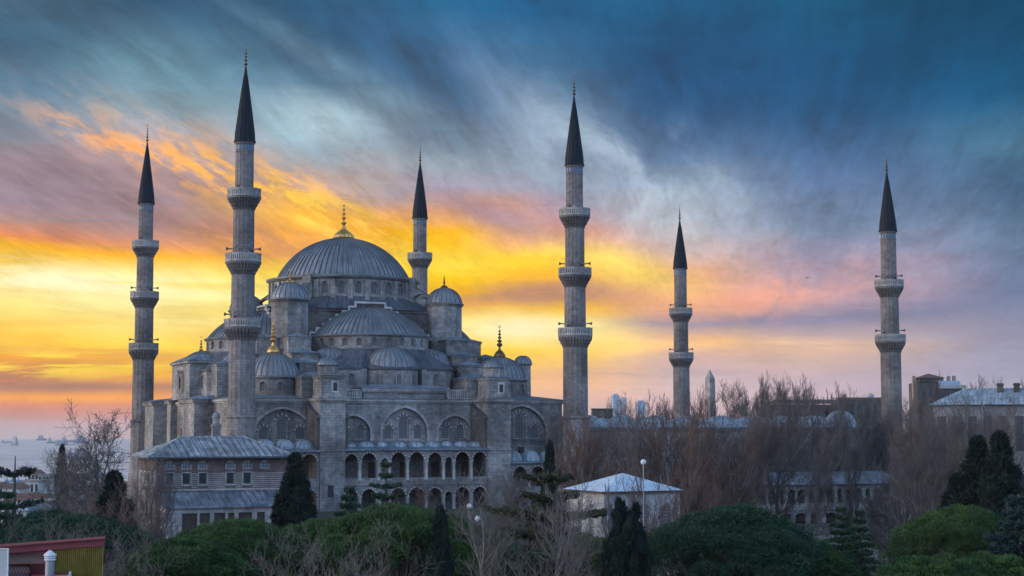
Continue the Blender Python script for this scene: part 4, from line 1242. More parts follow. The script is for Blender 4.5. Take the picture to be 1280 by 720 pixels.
# chimney stack on the pavilion roof
mb = MB(); cxp, cyp = bx(271, -8.5), -8.5
mb.box(cxp - .55, cxp + .55, cyp - .45, cyp + .45, 9.0, 13.0); mb.box(cxp - .68, cxp + .68, cyp - .58, cyp + .58, 12.6, 12.8)
mb.lathe(cxp, cyp, [(.5, 13.0), (.5, 13.8), (.62, 13.85), (.55, 14.2), (.3, 14.6), (0, 14.75)], 10)
mb.build('chimney', MAT['ashlar'], pav)

# ------------------------------------------------------------------ courtyard
cty = thing('courtyard_building', 'long low grey courtyard building with rows of small lead domes, seen through the bare trees', 'courtyard', (0, 0, 0))
mb = MB(); mpc = planar(57.2, 3, 1, 0); cops = []
for k in range(15): cops.append((2.6 + k * 3.8, 1.5, 7.0, 9.2, .8))
wall(mb, mpc, 0, 57, 6.2, 12.4, cops, .4)
cop2 = [(2.6 + k * 3.8, 1.3, 1.5, 4.0, .02) for k in range(15)]
wall(mb, mpc, 0, 57, -3, 6.2, cop2, .4)
mb.box(57.2, 114.2, 3.5, 68, -3, 12.3)
mb.box(57.0, 114.4, 2.7, 3.2, 11.9, 12.2); mb.box(57.0, 114.5, 2.5, 3.2, 12.204, 12.5)
mb.box(57.0, 114.5, 2.85, 3.0, 6.1, 6.4)
cwl = mb.build('wall', MAT['ashlar'], cty)
for o_ in cops + cop2: window(cwl, mpc, o_, .4, 'grille' if o_ in cops else 'opening_dark', False)
mb = MB(); mb.pyramid(57, 114.4, 2.7, 68.2, 12.504, 1.2, 0, .1, inset=4)
mb.build('roof', MAT['lead_pale'], cty)
for k in range(9):
    x = 60.4 + k * 6.35
    for y in (7.0, 64.5):
        mb = MB(); R = 2.75; hh = 1.35
        if k == 8 and y < 10: x = 110.6; hh = 2.3
        mb.lathe(x, y, [(R + .2, 12.6), (R + .15, 13.05), (R, 13.1)] + dome_prof(R, hh, 13.15, 9), ribs=18, rw=.2, rh=.05)
        mb.build('dome', MAT['lead_pale'], cty)
for k in range(8):
    for x in (60.4, 111.0):
        mb = MB(); y = 14.2 + k * 6.3; R = 2.75
        if k > 6: continue
        mb.lathe(x, y, [(R + .2, 12.6), (R, 13.1)] + dome_prof(R, 1.35, 13.15, 8), 20)
        mb.build('dome', MAT['lead_pale'], cty)

# arcade in front of the courtyard
arc = thing('arcade_building', 'low two-level stone arcade with thin columns and a sloping lead roof, behind bare plane trees', 'arcade', (0, 0, 0))
AY = -13.0; AX0, AX1 = 78.5, 112.0
mb = MB(); mpa = planar(AX0, AY, 1, 0); L = 29.5
aops = [(1.0 + k * 1.85, 1.5 if k % 3 else .95, .2, 1.9, .6) for k in range(16)]
aops = [o_ for o_ in aops if o_[0] + 1 < L]
wall(mb, mpa, 0, L, -.9, 3.2, aops, .4)
aop2 = [(1.4 + k * 2.9, 2.1, -3.4, -1.6, .25) for k in range(10)]
wall(mb, mpa, 0, L, -5, -.9, aop2, .4)
mb.box(AX0, AX0 + L, AY - .12, AY - .005, -.95, -.75)
mb.face([(AX0 + L, AY - .4, -5), (AX1 + 1, AY - .4, -5), (AX1 + 1, AY - .4, 4.3), (AX0 + L, AY - .4, 4.3)], 0)
mb.face([(AX0 + L, AY - .4, -5), (AX0 + L, AY + 3, -5), (AX0 + L, AY + 3, 4.3), (AX0 + L, AY - .4, 4.3)], 0)
mb.box(AX0, AX1, AY + 4.4, AY + 4.6, -5, 4.6)
mb.box(AX0 + .01, AX0 + L - .01, AY + .41, AY + 4.4, -1.05, -.85)
awl = mb.build('wall', MAT['ashlar'], arc)
mb = MB(); mb.box(AX1 - 1.8, AX1 - 1.0, AY - .46, AY - .38, -2.6, -.9); mb.build('window', MAT['lattice'], awl)
mb = MB()
mb.prism([(AX0 - .6, AY - .8), (AX0 + L + .3, AY - .8), (AX0 + L + .3, AY + 5), (AX0 - .6, AY + 5)], [3.2, 3.2, 5.0, 5.0], [3.35, 3.35, 5.15, 5.15], 0)
mb.build('roof', MAT['lead_roof'], arc)
for k in range(0, 9):
    mb = MB(); x = AX0 + 2.85 + k * 2.9
    mb.lathe(x, AY + .15, [(.2, -3.5), (.16, -3.3), (.14, -1.7), (.22, -1.5)], 10, smooth=True); mb.build('column', MAT['pale_stone'], arc)

# ruined rubble wall below it
rw = thing('ruined_wall', 'weathered rubble retaining wall with two dark window openings', 'wall', (0, 0, 0))
mb = MB(); mpr = planar(74, -20.0, 1, 0); RL = 35
rops = [(bx(1090, -20) - 74, 1.4, -6.6, -4.6, .02), (bx(1119, -20) - 74, 1.4, -6.4, -4.3, .02)]
wall(mb, mpr, 0, RL, -10.5, -3.3, rops, .6)
rnd = random.Random(5)
for k in range(int(RL / .9)):
    h = rnd.uniform(0, .35); mb.box(74 + k * .9, 74 + k * .9 + .9, -20.02, -19.2, -3.3, -3.1 + h)
for u in (bx(1090, -20), bx(1119, -20)):
    for d_ in (-1, 1): mb.box(u + d_ * .9 - .12, u + d_ * .9 + .12, -20.12, -19.9, -7.0, -4.1)
    mb.box(u - 1.2, u + 1.2, -20.18, -19.9, -4.05, -3.8)
mb.lathe(109.3, -18.6, [(2.3, -10.5), (2.2, -3.0), (2.4, -2.8), (2.4, -2.4)], 16)
rwo = mb.build('wall', MAT['rubble'], rw)
for o_ in rops: window(rwo, mpr, o_, .6, 'opening_dark', False)
# sign box on the terrace edge
sg = thing('banner_sign', 'long dark red banner board with a pale frame on the terrace edge', 'sign', (bx(1093, -19.2), -18.9, -3.1))
mb = MB(); mb.box(-2.1, 2.1, -.12, 0, .9, 1.75); mb.build('frame', MAT['trim'], sg)
mb = MB(); mb.box(-2.0, 2.0, -.16, -.125, .98, 1.67); mb.build('panel', MAT['screen_dark'], sg)
for x in (-1.9, 1.9):
    mb = MB(); mb.box(x - .06, x + .06, -.1, -.02, 0, .9); mb.build('post', MAT['metal_grey'], sg)

# ------------------------------------------------------------------ white building in the trees
D = 185; c = at(754, D); x0, y0 = c[0], c[1]
x1 = bx(848, y0); y1 = by(708, x0); GZ = -8.5
wb = thing('white_building', 'white plastered building with tall narrow windows under a pale frosty hipped roof', 'building', (0, 0, 0))
ev = zat(616, D)
mb = MB()
mpw1 = planar(x0, y1, 0, -1); Lw = y1 - y0
o1 = [(Lw - 3.3 - k * 2.9, 1.15, ev - 5.4, ev - 1.7, .5) for k in range(int(Lw // 3))]
wall(mb, mpw1, 0, Lw, ev - 6, ev, o1, .25)
o2 = [(Lw - 3.3 - k * 2.9, 1.15, ev - 8.6, ev - 6.8, .02) for k in range(int(Lw // 3))]
wall(mb, mpw1, 0, Lw, GZ, ev - 6, o2, .25)
mpw2 = planar(x0, y0, 1, 0); L2 = x1 - x0
o3 = [(2.2 + k * 2.9, 1.15, ev - 5.4, ev - 1.7, .5) for k in range(int(L2 // 3))]
wall(mb, mpw2, 0, L2, ev - 6, ev, o3, .25); wall(mb, mpw2, 0, L2, GZ, ev - 6, [(q[0], q[1], ev - 8.6, ev - 6.8, .02) for q in o3], .25)
mb.box(x0 + .3, x1, y0 + .3, y1, GZ, ev)
wwl = mb.build('wall', MAT['plaster_white'], wb)
for o_ in o1 + o2: window(wwl, mpw1, o_, .25, 'lattice', False)
for o_ in o3: window(wwl, mpw2, o_, .25, 'lattice', False)
mb = MB(); mb.pyramid(x0, x1, y0, y1, ev + .2, 1.9, 0, .4)
mb.box(x0 - .5, x1 + .5, y0 - .5, y1 + .5, ev, ev + .19, 1)
mb.build('roof', [MAT['snow_roof'], MAT['wood_dark']], wb)

# ------------------------------------------------------------------ obelisk
ob = thing('obelisk', 'tall tapering stone obelisk with a pointed tip, rising beside the small far minaret', 'obelisk', at(887, 400, 0))
ob.rotation_euler = (0, 0, .25)
zt = zat(462, 400); mb = MB()
mb.prism([(-1.35, -1.35), (1.35, -1.35), (1.35, 1.35), (-1.35, 1.35)], 0, .5)
b0 = 1.15; t0 = .84; zs = zt - 2.4
B = [(-b0, -b0, 0), (b0, -b0, 0), (b0, b0, 0), (-b0, b0, 0)]; T_ = [(-t0, -t0, zs), (t0, -t0, zs), (t0, t0, zs), (-t0, t0, zs)]
for k in range(4): mb.face([B[k], B[(k+1)%4], T_[(k+1)%4], T_[k]], 0)
mb.build('shaft', MAT['granite'], ob)
mb = MB()
for k in range(4): mb.face([T_[k], T_[(k+1)%4], (0, 0, zt)], 0)
mb.build('tip', MAT['granite'], ob)

# ------------------------------------------------------------------ far buildings on the right
def block(parent, W, Dp, z0, z1, mat, rows, cols, x=0, y=0, win='glass_dark', ww=.55, wh=.6, name='wall'):
    mb = MB(); mb.box(x - W/2, x + W/2, y - Dp/2, y + Dp/2, z0, z1)
    w_ = mb.build(name, MAT[mat], parent)
    if rows and cols:
        fh = (z1 - z0) / rows; cw = W / cols
        for r in range(rows):
            for k in range(cols):
                xa = x - W/2 + (k + .5) * cw; za = z0 + (r + .5) * fh
                mb = MB(); mb.box(xa - cw * ww/2, xa + cw * ww/2, y - Dp/2 - .06, y - Dp/2 + .05, za - fh * wh/2, za + fh * wh/2)
                mb.build('window', MAT[win], w_)
    return w_
ft = thing('apartment_block', 'dark brick apartment block with glazed roof terraces, right behind the rightmost minaret', 'building', at(1166, 450), -ANG)
zt = zat(500, 450)
block(ft, 5.6, 10, -4, zat(480, 450), 'dark_brick', 6, 3, -2.8, 0)
block(ft, 6.4, 10, -4, zat(487, 450), 'dark_brick', 6, 4, 3.21, 0, ww=.75)
mb = MB(); mb.prism([(-4.5, -3), (2.0, -3), (2.0, 4), (-4.5, 4)], zat(479, 450) + .01, zat(474, 450)); mb.pyramid(-4.8, 2.3, -3.3, 4.3, zat(474, 450) + .01, 1.3, 1, .2); mb.build('penthouse', [MAT['dark_brick'], MAT['tile_roof']], ft)
mb = MB(); mb.box(.5, 6.4, -3.5, 3, zat(486, 450) + .01, zat(477.5, 450)); mb.build('terrace_room', MAT['far_glass'], ft)
mb = MB()
for k in range(4): mb.box(-.4, 7.4, -6.3, -5.0, 4 + k * 4.6, 4.2 + k * 4.6)
mb.box(-.2, 7.2, -6.2, -6.1, zat(486, 450) - .3, zat(486, 450) + .6)
mb.build('balcony', MAT['plaster_grey'], ft)
for x in (-5.5, 4.0, 5.5):
    mb = MB(); mb.box(x - .4, x + .4, -1, 0, 20, zat(471, 450)); mb.build('chimney', MAT['plaster_warm'], ft)
lb_ = thing('terrace_house', 'low brown building with a satellite dish on its flat roof, left of the rightmost minaret', 'building', at(1078, 430), -ANG)
block(lb_, 14.5, 10, -4, zat(500, 430), 'dark_brick', 4, 7, 0, 0)
mb = MB(); mb.box(-7.6, 7.6, -5.3, 5.3, zat(499, 430) + .01, zat(498, 430)); mb.build('roof', MAT['plaster_warm'], lb_)
mb = MB(); zz_ = zat(497, 430); mb.lathe(1.8, 0, [(0.02, zz_ - .5), (.9, zz_ - .2), (1.05, zz_ + .2), (.9, zz_ + .7), (.2, zz_ + .95)], 12); mb.build('satellite_dish', MAT['plaster_grey'], lb_)
for x in (-5, 5.6):
    mb = MB(); mb.box(x - .45, x + .45, -1, 0, zz_ - .5, zz_ + .6); mb.build('chimney', MAT['plaster_warm'], lb_)
lc_ = thing('far_house', 'long low brown building above the courtyard roofs, farther left than the dish house', 'building', at(1010, 440), -ANG)
block(lc_, 24, 10, -4, zat(507, 440), 'dark_brick', 3, 10, 0, 0)
mb = MB(); mb.pyramid(-12, 12, -5, 5, zat(505, 440) + .01, 1.0, 0, .3, inset=4); mb.build('roof', MAT['tile_roof'], lc_)
ld_ = thing('roof_hut', 'small dark flat-roofed hut on the skyline right of the hall minaret', 'building', at(752, 400), -ANG)
block(ld_, 5, 5, 0, zat(512, 400), 'dark_brick', 2, 2)
mb = MB(); mb.box(-2.7, 2.7, -2.7, 2.7, zat(512, 400) + .01, zat(511, 400)); mb.build('roof', MAT['lead_dark'], ld_)
pl = thing('palace', 'long pale building under a broad hipped lead roof at the right edge', 'building', at(1262, 330), -ANG - .30)
block(pl, 36, 16, -6, zat(507, 330), 'plaster_grey', 2, 12, 3, 6)
mb = MB(); z_ = zat(507, 330); mb.pyramid(-15.5, 22, -2.5, 14.5, z_ + .01, 3.4, 0, .6, inset=7); mb.build('roof', MAT['lead_pale'], pl)
for x in (-2, 1.2):
    mb = MB(); mb.box(x - .6, x + .6, 2, 3, z_ + 1.5, z_ + 4.4); mb.box(x - .8, x + .8, 1.8, 3.2, z_ + 4.0, z_ + 4.2); mb.build('chimney', MAT['dark_brick'], pl)
for k, (a, b_, t_, d_, lab) in enumerate(((763, 774, 495, 5200, 'tallest bluish glass tower block on the far skyline'), (775, 782, 499, 5200, 'narrow glass tower block close beside the tallest one'), (794, 806, 503, 5200, 'shorter separate glass tower block on the far skyline'))):
    o_ = thing('tower_block', lab, 'skyscraper', at((a + b_) / 2, d_, -30), -ANG + .3, 'far tower blocks')
    w_ = (b_ - a) / F * d_ * .85; h_ = zat(t_, d_) + 30
    mb = MB(); mb.box(-w_/2, w_/2, -w_/2, w_/2, 0, h_); mb.box(-w_/3, w_/3, -w_/3, w_/3, h_, h_ + 5); bd = mb.build('body', MAT['far_glass'], o_)
    mb = MB()
    for r in range(16): mb.box(-w_/2 - .4, w_/2 + .4, -w_/2 - .4, w_/2 + .4, h_ * (r + .4) / 16, h_ * (r + .55) / 16)
    mb.build('floor_band', MAT['plaster_grey'], o_)

# ------------------------------------------------------------------ waterfront on the left
def house(label, pa, pb, ptop, D, mat, roof, rows, cols, rh=1.2, name='house', dep=9):
    W = (pb - pa) / F * D; p = at((pa + pb) / 2, D); zt = zat(ptop, D); zg = gz(p[0], p[1]) - 1
    o_ = thing(name, label, 'house' if name == 'house' else 'building', (p[0], p[1], 0), -ANG)
    block(o_, W, dep, zg, zt, mat, rows, cols)
    mb = MB()
    if rh > 0: mb.pyramid(-W/2, W/2, -dep/2, dep/2, zt + .01, rh, 0, .5, inset=min(W, dep) * .45)
    else: mb.box(-W/2 - .3, W/2 + .3, -dep/2 - .3, dep/2 + .3, zt + .01, zt + .4)
    mb.build('roof', MAT[roof], o_); return o_
house('pinkish white house with a red tiled roof near the shore', 14, 34, 608, 400, 'plaster_white', 'tile_roof', 2, 3)
house('pale flat-roofed house with small dark windows, right of the pinkish one', 36, 58, 600, 430, 'plaster_white', 'plaster_grey', 3, 4, 0)
house('grey boxy building near the lone cypress', 55, 74, 592, 620, 'plaster_grey', 'lead_roof', 3, 4, 0)
house('brick building with a flat roof just left of the cypress', 42, 55, 590, 700, 'plaster_warm', 'tile_roof', 3, 3, 1.5)
house('grey-roofed long house right of the cypress', 56, 106, 614, 300, 'plaster_warm', 'lead_pale', 2, 6, 1.6)
house('house with a dull red roof behind the shrubs', 22, 56, 622, 260, 'plaster_warm', 'tile_roof', 2, 4, 1.0)
house('low white house beside the bare tree', 86, 116, 604, 520, 'plaster_white', 'lead_roof', 2, 5, 1.0)
house('small pale house below the red roof', 30, 50, 634, 215, 'plaster_white', 'lead_pale', 2, 3, 1.1)
house('long low harbour warehouse by the water', 74, 150, 595, 900, 'plaster_warm', 'lead_roof', 1, 9, 2.0, 'warehouse', 22)
house('dull brown house at the left edge of the shore', -6, 14, 606, 480, 'plaster_warm', 'tile_roof', 2, 3)
house('white two-storey block right beside the harbour warehouse', 60, 76, 603, 480, 'plaster_white', 'lead_roof', 2, 3)
house('grey flat house between the red roof and the long grey-roofed one', 52, 70, 626, 250, 'plaster_grey', 'plaster_grey', 2, 3, 0)
house('brown house behind the bare tree by the shore', 100, 126, 612, 380, 'plaster_warm', 'tile_roof', 2, 4)
house('low house with a pale roof left of the dark cypress', 108, 134, 622, 290, 'plaster_warm', 'lead_pale', 2, 4)
sh = thing('pier_shed', 'open flat-roofed shed on thin posts above the water at the left edge', 'shed', at(22, 900, 0), -ANG)
z_ = zat(589, 900); mb = MB(); mb.box(-9.5, 9.5, -4, 4, z_ - .6, z_); mb.build('roof', MAT['plaster_grey'], sh)
for x in (-9, -3, 3, 9):
    mb = MB(); mb.box(x - .25, x + .25, -4, -3.5, -36, z_ - .6); mb.build('post', MAT['metal_grey'], sh)
aw = thing('market_tents', 'row of bluish tent roofs by the shore', 'tents', at(28, 560, 0), -ANG)
for k in range(5):
    z_ = zat(602 - k % 2 * 1.5, 560); mb = MB(); mb.pyramid(-5.4 + k * 2.2, -3.2 + k * 2.2, -2, 2, z_, 1.2, 0, 0); mb.build('tent_roof', MAT['awning_blue'], aw)
    mb = MB(); mb.box(-5.2 + k * 2.2, -3.4 + k * 2.2, -1.8, 1.8, z_ - 4, z_ - .01); mb.build('tent_wall', MAT['plaster_white'], aw)

def ship(label, px, py, L, D=None, rz=0.3, kind=0, name='cargo_ship'):
    D = D or 50.0 / ((py - 538) / F); p = at(px, D, -38.0)
    o_ = thing(name, label, 'ship', p, -ANG + rz, 'ships on the sea'); s = L * .95
    mb = MB(); h = s * (.075 if kind == 0 else .13); w = s * .075
    P = [(-s*.5, 0), (-s*.46, w), (s*.36, w), (s*.5, 0), (s*.36, -w), (-s*.46, -w)]
    B = [(x * .93, y * .8, -1) for x, y in P]; T_ = [(x, y, h * (1.35 if x > s*.4 else 1.0)) for x, y in P]
    for k in range(6): mb.face([B[k], B[(k+1)%6], T_[(k+1)%6], T_[k]], 0)
    mb.face(T_, 0); mb.build('hull', MAT['ship_hull' if kind != 2 else 'ship_white_hazed'], o_)
    mb = MB()
    xa = -s*.42 if kind == 0 else -s*.32
    xb = -s*.26 if kind == 0 else s*.22
    mb.box(xa, xb, -w*.8, w*.8, h, h * 2.1); mb.box(xa + s*.02, xb - s*.03, -w*.6, w*.6, h*2.1, h*3.0)
    if kind: mb.box(xa + s*.08, xb - s*.12, -w*.5, w*.5, h*3.0, h*3.6)
    mb.build('deckhouse', MAT['ship_white_hazed'], o_)
    mb = MB()
    mb.tube((xa + s*.05, 0, h*3), (xa + s*.05, 0, h*4.4), s*.006, s*.004, 5); mb.tube((s*.1, 0, h), (s*.1, 0, h*2.9), s*.006, s*.004, 5); mb.tube((s*.3, 0, h), (s*.3, 0, h*2.4), s*.006, s*.004, 5)
    mb.lathe(xa + s*.1, 0, [(w*.25, h*3), (w*.22, h*3.9)], 8)
    mb.build('mast', MAT['ship_hull'], o_)
ship('largest ship, a bulky bluish vessel seen nearly end-on at the left', 21.5, 556, 70, rz=-.95, kind=1)
ship('small low ship left of the bulky one on the horizon', 11, 552.4, 50)
ship('lone white ship high on the horizon', 54, 549.5, 62, kind=1)
ship('long low cargo ship in the middle of the group', 74, 553.2, 95, rz=.1)
ship('long cargo ship overlapping the group behind the bare tree', 92, 552, 110, rz=-.1)
ship('short ship below the long one', 78, 556, 42, kind=1)
ship('small ship right of the short one', 90, 555.5, 36)
ship('blue-hulled ship half hidden behind the bare tree', 104, 553.5, 70, kind=1, rz=.4)
ship('small white motor boat nearest the shore', 93, 571.5, 24, kind=2, rz=.2, name='motor_boat')
ship('dark ferry nearer the shore behind the bare tree', 105, 573, 42, kind=1, rz=.1, name='ferry')

# ------------------------------------------------------------------ rooftop in the near left corner
rf = thing('rooftop_building', 'red and ochre rooftop with a tiled strip in the near left corner', 'building', at(66, 46), -ANG + .25)
def lz(py, D=46): return zat(py, D)
sc = 46 / F
X_ = lambda px: (px - 66) * sc
mb = MB()
zl, zr_ = lz(680), lz(672.5)
mb.prism([(X_(-40), 0), (X_(132), 0), (X_(132), .35), (X_(-40), .35)], -8, [lz(689), lz(682), lz(682), lz(689)], 0)
mb.box(X_(-40), X_(131), .36, 4, -8, lz(690))
wll = mb.build('wall', MAT['red_paint'], rf)
mb = MB()
mb.prism([(X_(-40), -.14), (X_(133), -.14), (X_(133), .5), (X_(-40), .5)], [lz(691), lz(680), lz(680), lz(691)], [lz(682.5), lz(672), lz(672), lz(682.5)], 0)
mb.prism([(X_(-40), -.24), (X_(133.5), -.24), (X_(133.5), .6), (X_(-40), .6)], [lz(682.3), lz(671.9), lz(671.9), lz(682.3)], [lz(681), lz(670.6), lz(670.6), lz(681)], 0)
mb.build('parapet', MAT['red_paint'], rf)
mb = MB()
n = 26; xa, xb = X_(70), X_(132)
for k in range(n):
    x0_, x1_ = xa + (xb - xa) * k / n, xa + (xb - xa) * (k + .5) / n; x2_ = xa + (xb - xa) * (k + 1) / n
    zt = lz(681.5)
    mb.face([(x0_, -.02, 3), (x1_, -.08, 3), (x1_, -.08, zt), (x0_, -.02, zt)], 0); mb.face([(x1_, -.08, 3), (x2_, -.02, 3), (x2_, -.02, zt), (x1_, -.08, zt)], 0)
mb.build('corrugated_panel', MAT['yellow_paint'], rf)
mb = MB()          # tiled strip
n = 30; xa, xb = X_(17), X_(64)
for r in range(4):
    ya, yb = -.95 + r * .22, -.95 + (r + 1) * .22; za, zb = lz(699) + r * .05, lz(699) + (r + 1) * .05 + .02
    for k in range(n):
        x = xa + (xb - xa) * (k + .5) / n; w = (xb - xa) / n / 2
        P = [(x - w, 0), (x - w * .5, w * .7), (x + w * .5, w * .7), (x + w, 0)]
        for i in range(3): mb.face([(P[i][0], ya, za + P[i][1] + .02), (P[i+1][0], ya, za + P[i+1][1] + .02), (P[i+1][0], yb, zb + P[i+1][1]), (P[i][0], yb, zb + P[i][1])], 0)
mb.build('tiled_strip', MAT['tile_roof'], rf)
mb = MB()
mb.box(X_(16), X_(44), -.75, -.12, 3, lz(699) - .05); mb.build('dark_wall', MAT['screen_dark'], rf)
mb = MB()
for k in range(7):          # curled ironwork
    x = X_(19) + k * .085; mb.tube((x, -.78, lz(709)), (x + .05, -.78, lz(703)), .008, .008, 4); mb.tube((x + .05, -.78, lz(703)), (x + .08, -.78, lz(709)), .008, .008, 4)
    pts = [(x + .03 + .03 * cos(t), -.78, lz(706) + .05 * sin(t)) for t in span(0, 5.0, 6)]
    for i in range(6): mb.tube(pts[i], pts[i+1], .006, .006, 4)
mb.build('ironwork', MAT['red_stone'], rf)
mb = MB(); mb.box(X_(48), X_(92), -1.6, -.3, 3, lz(711), 0); mb.box(X_(46), X_(95), -1.7, -1.6, lz(712.5), lz(710.5), 1); mb.box(X_(91), X_(94), -1.7, -.2, lz(712.5), lz(710.5), 1)
mb.build('roof_box', [MAT['red_paint'], MAT['white_paint']], rf)
mb = MB(); mb.box(X_(-30), X_(44), -3.2, -1.0, 3, lz(717)); mb.build('terrace_floor', MAT['white_paint'], rf)
ch = thing('chimney_pipe', 'round metal chimney pipe with a pointed pale cap on the near rooftop', 'chimney', at(68, 43.5, 4.0), -ANG)
z1_ = zat(697, 43.5) - 4
mb = MB(); mb.lathe(0, 0, [(.12, 0), (.12, z1_ - .02)], 16, smooth=True); mb.build('pipe', MAT['metal_grey'], ch)
mb = MB(); mb.lathe(0, 0, [(.11, z1_ - .02), (.15, z1_), (.15, z1_ + .03), (.11, z1_ + .05), (.15, z1_ + .07), (.15, z1_ + .10), (.10, z1_ + .12)], 16)
mb.lathe(0, 0, [(.17, z1_ + .12), (.165, z1_ + .15), (.04, z1_ + .25), (0, z1_ + .26)], 8); mb.build('cap', MAT['white_paint'], ch)
gl = thing('glass_screen', 'clear glass balustrade panel at the left edge', 'glass panel', at(6, 43, 5.0), -ANG)
m, gg, b = newmat('clear_glass'); b.inputs['Base Color'].default_value = (.8, .9, .9, 1); b.inputs['Roughness'].default_value = .05; b.inputs['Alpha'].default_value = .25
mb = MB(); zt = zat(686, 43) - 5; mb.box(-.6, .2, 0, .015, 0, zt + .05); mb.build('pane', MAT['clear_glass'], gl)
mb = MB(); mb.box(-.62, .22, -.02, .035, zt + .05, zt + .075); mb.box(.19, .22, -.02, .035, 0, zt + .05); mb.build('frame', MAT['white_paint'], gl)

# mahya cable between the two front minarets
mb = MB(); P = [(0 + 54.7 * t, 0, 48.3 - 5.5 * t * (1 - t) * .5) for t in span(0, 1, 16)]
for i in range(16): mb.tube(P[i], P[i+1], .007, .007, 4)
tag(mb.build('cable', MAT['opening_dark']), 'thin dark cable strung between the two front minarets', 'cable')

def lamp(label, px, ptop, D):
    p = at(px, D); zg = gz(p[0], p[1]); zt = zat(ptop, D)
    o_ = thing('street_lamp', label, 'lamp', (p[0], p[1], zg), 0, 'globe lamps')
    h = zt - zg
    mb = MB(); mb.lathe(0, 0, [(.14, 0), (.07, .5), (.05, h - .6)], 8, smooth=True); mb.build('post', MAT['metal_grey'], o_)
    mb = MB(); mb.lathe(0, 0, [(.08, h - .62)] + [(.3 * cos(radians(a)), h - .3 + .3 * sin(radians(a))) for a in (-70, -40, 0, 40, 70)] + [(0, h)], 12, smooth=True); mb.build('globe', MAT['white_paint'], o_)
lamp('white globe lamp among the reddish bare trees above the white building', 803, 574, 172)
lamp('white globe lamp in front of the mosque arcade', 587, 628, 175)
lamp('white globe lamp beside the left one, slightly lower', 597, 643, 168)

def bird(label, px, py, D, s, a):
    p = at(px, D, zat(py, D)); mb = MB(); mb.M = Matrix.Translation(p) @ Matrix.Rotation(a, 4, 'Z')
    mb.lathe(0, 0, [(0, -.08 * s), (.07 * s, 0), (0, .08 * s)], 6)
    for d in (-1, 1):
        mb.face([(0, -.12 * s, 0), (d * .35 * s, -.1 * s, .16 * s), (d * .35 * s, .08 * s, .16 * s), (0, .12 * s, 0)], 0)
        mb.face([(d * .35 * s, -.1 * s, .16 * s), (d * .75 * s, -.02 * s, .02 * s), (d * .35 * s, .08 * s, .16 * s)], 0)
    mb.face([(0, .1 * s, 0), (-.09 * s, .36 * s, 0), (.09 * s, .36 * s, 0)], 0)
    tag(mb.build('gull', MAT['opening_dark']), label, 'bird')
bird('small dark gull flying right of the small far minaret', 1011, 348, 160, .5, .4)
bird('small gull gliding against the orange sky left of the dome', 321, 311, 180, .5, 1.2)

# ------------------------------------------------------------------ trees
def mesh_np(name, V, Fc, mats, parent, fs=3, smooth=False):
    me = bpy.data.meshes.new(name); nv, nf = len(V), len(Fc)
    me.vertices.add(nv); me.vertices.foreach_set('co', np.asarray(V, dtype=np.float32).ravel())
    me.loops.add(nf * fs); me.loops.foreach_set('vertex_index', np.asarray(Fc, dtype=np.int32).ravel())
    me.polygons.add(nf); me.polygons.foreach_set('loop_start', np.arange(0, nf * fs, fs, dtype=np.int32))
    try: me.polygons.foreach_set('loop_total', np.full(nf, fs, dtype=np.int32))
    except Exception: pass
    if smooth: me.polygons.foreach_set('use_smooth', np.ones(nf, dtype=bool))
    me.materials.append(mats); me.update(calc_edges=True)
    o = bpy.data.objects.new(name, me); C.objects.link(o)
    if parent is not None: o.parent = parent; reg(o, parent)
    return o
def tubes_np(S, n):
    """S: list of (ax,ay,az,bx,by,bz,r0,r1)"""
    S = np.array(S); A, B = S[:, 0:3], S[:, 3:6]; d = B - A
    d /= np.maximum(np.linalg.norm(d, axis=1, keepdims=True), 1e-6)
    h = np.where(np.abs(d[:, 2:3]) > .9, np.array([[1., 0, 0]]), np.array([[0., 0, 1]]))
    u = np.cross(d, h); u /= np.linalg.norm(u, axis=1, keepdims=True); w = np.cross(d, u)
    m = len(S); V = np.empty((m, 2 * n, 3))
    for k in range(n):
        e = u * cos(2*pi*k/n) + w * sin(2*pi*k/n)
        V[:, k] = A + e * S[:, 6:7]; V[:, n + k] = B + e * S[:, 7:8]
    base = (np.arange(m) * 2 * n)[:, None]
    F_ = []
    for k in range(n):
        j = (k + 1) % n
        F_.append(base + np.array([[k, j, n + j, n + k]]))
    return V.reshape(-1, 3), np.stack(F_, 1).reshape(-1, 4)

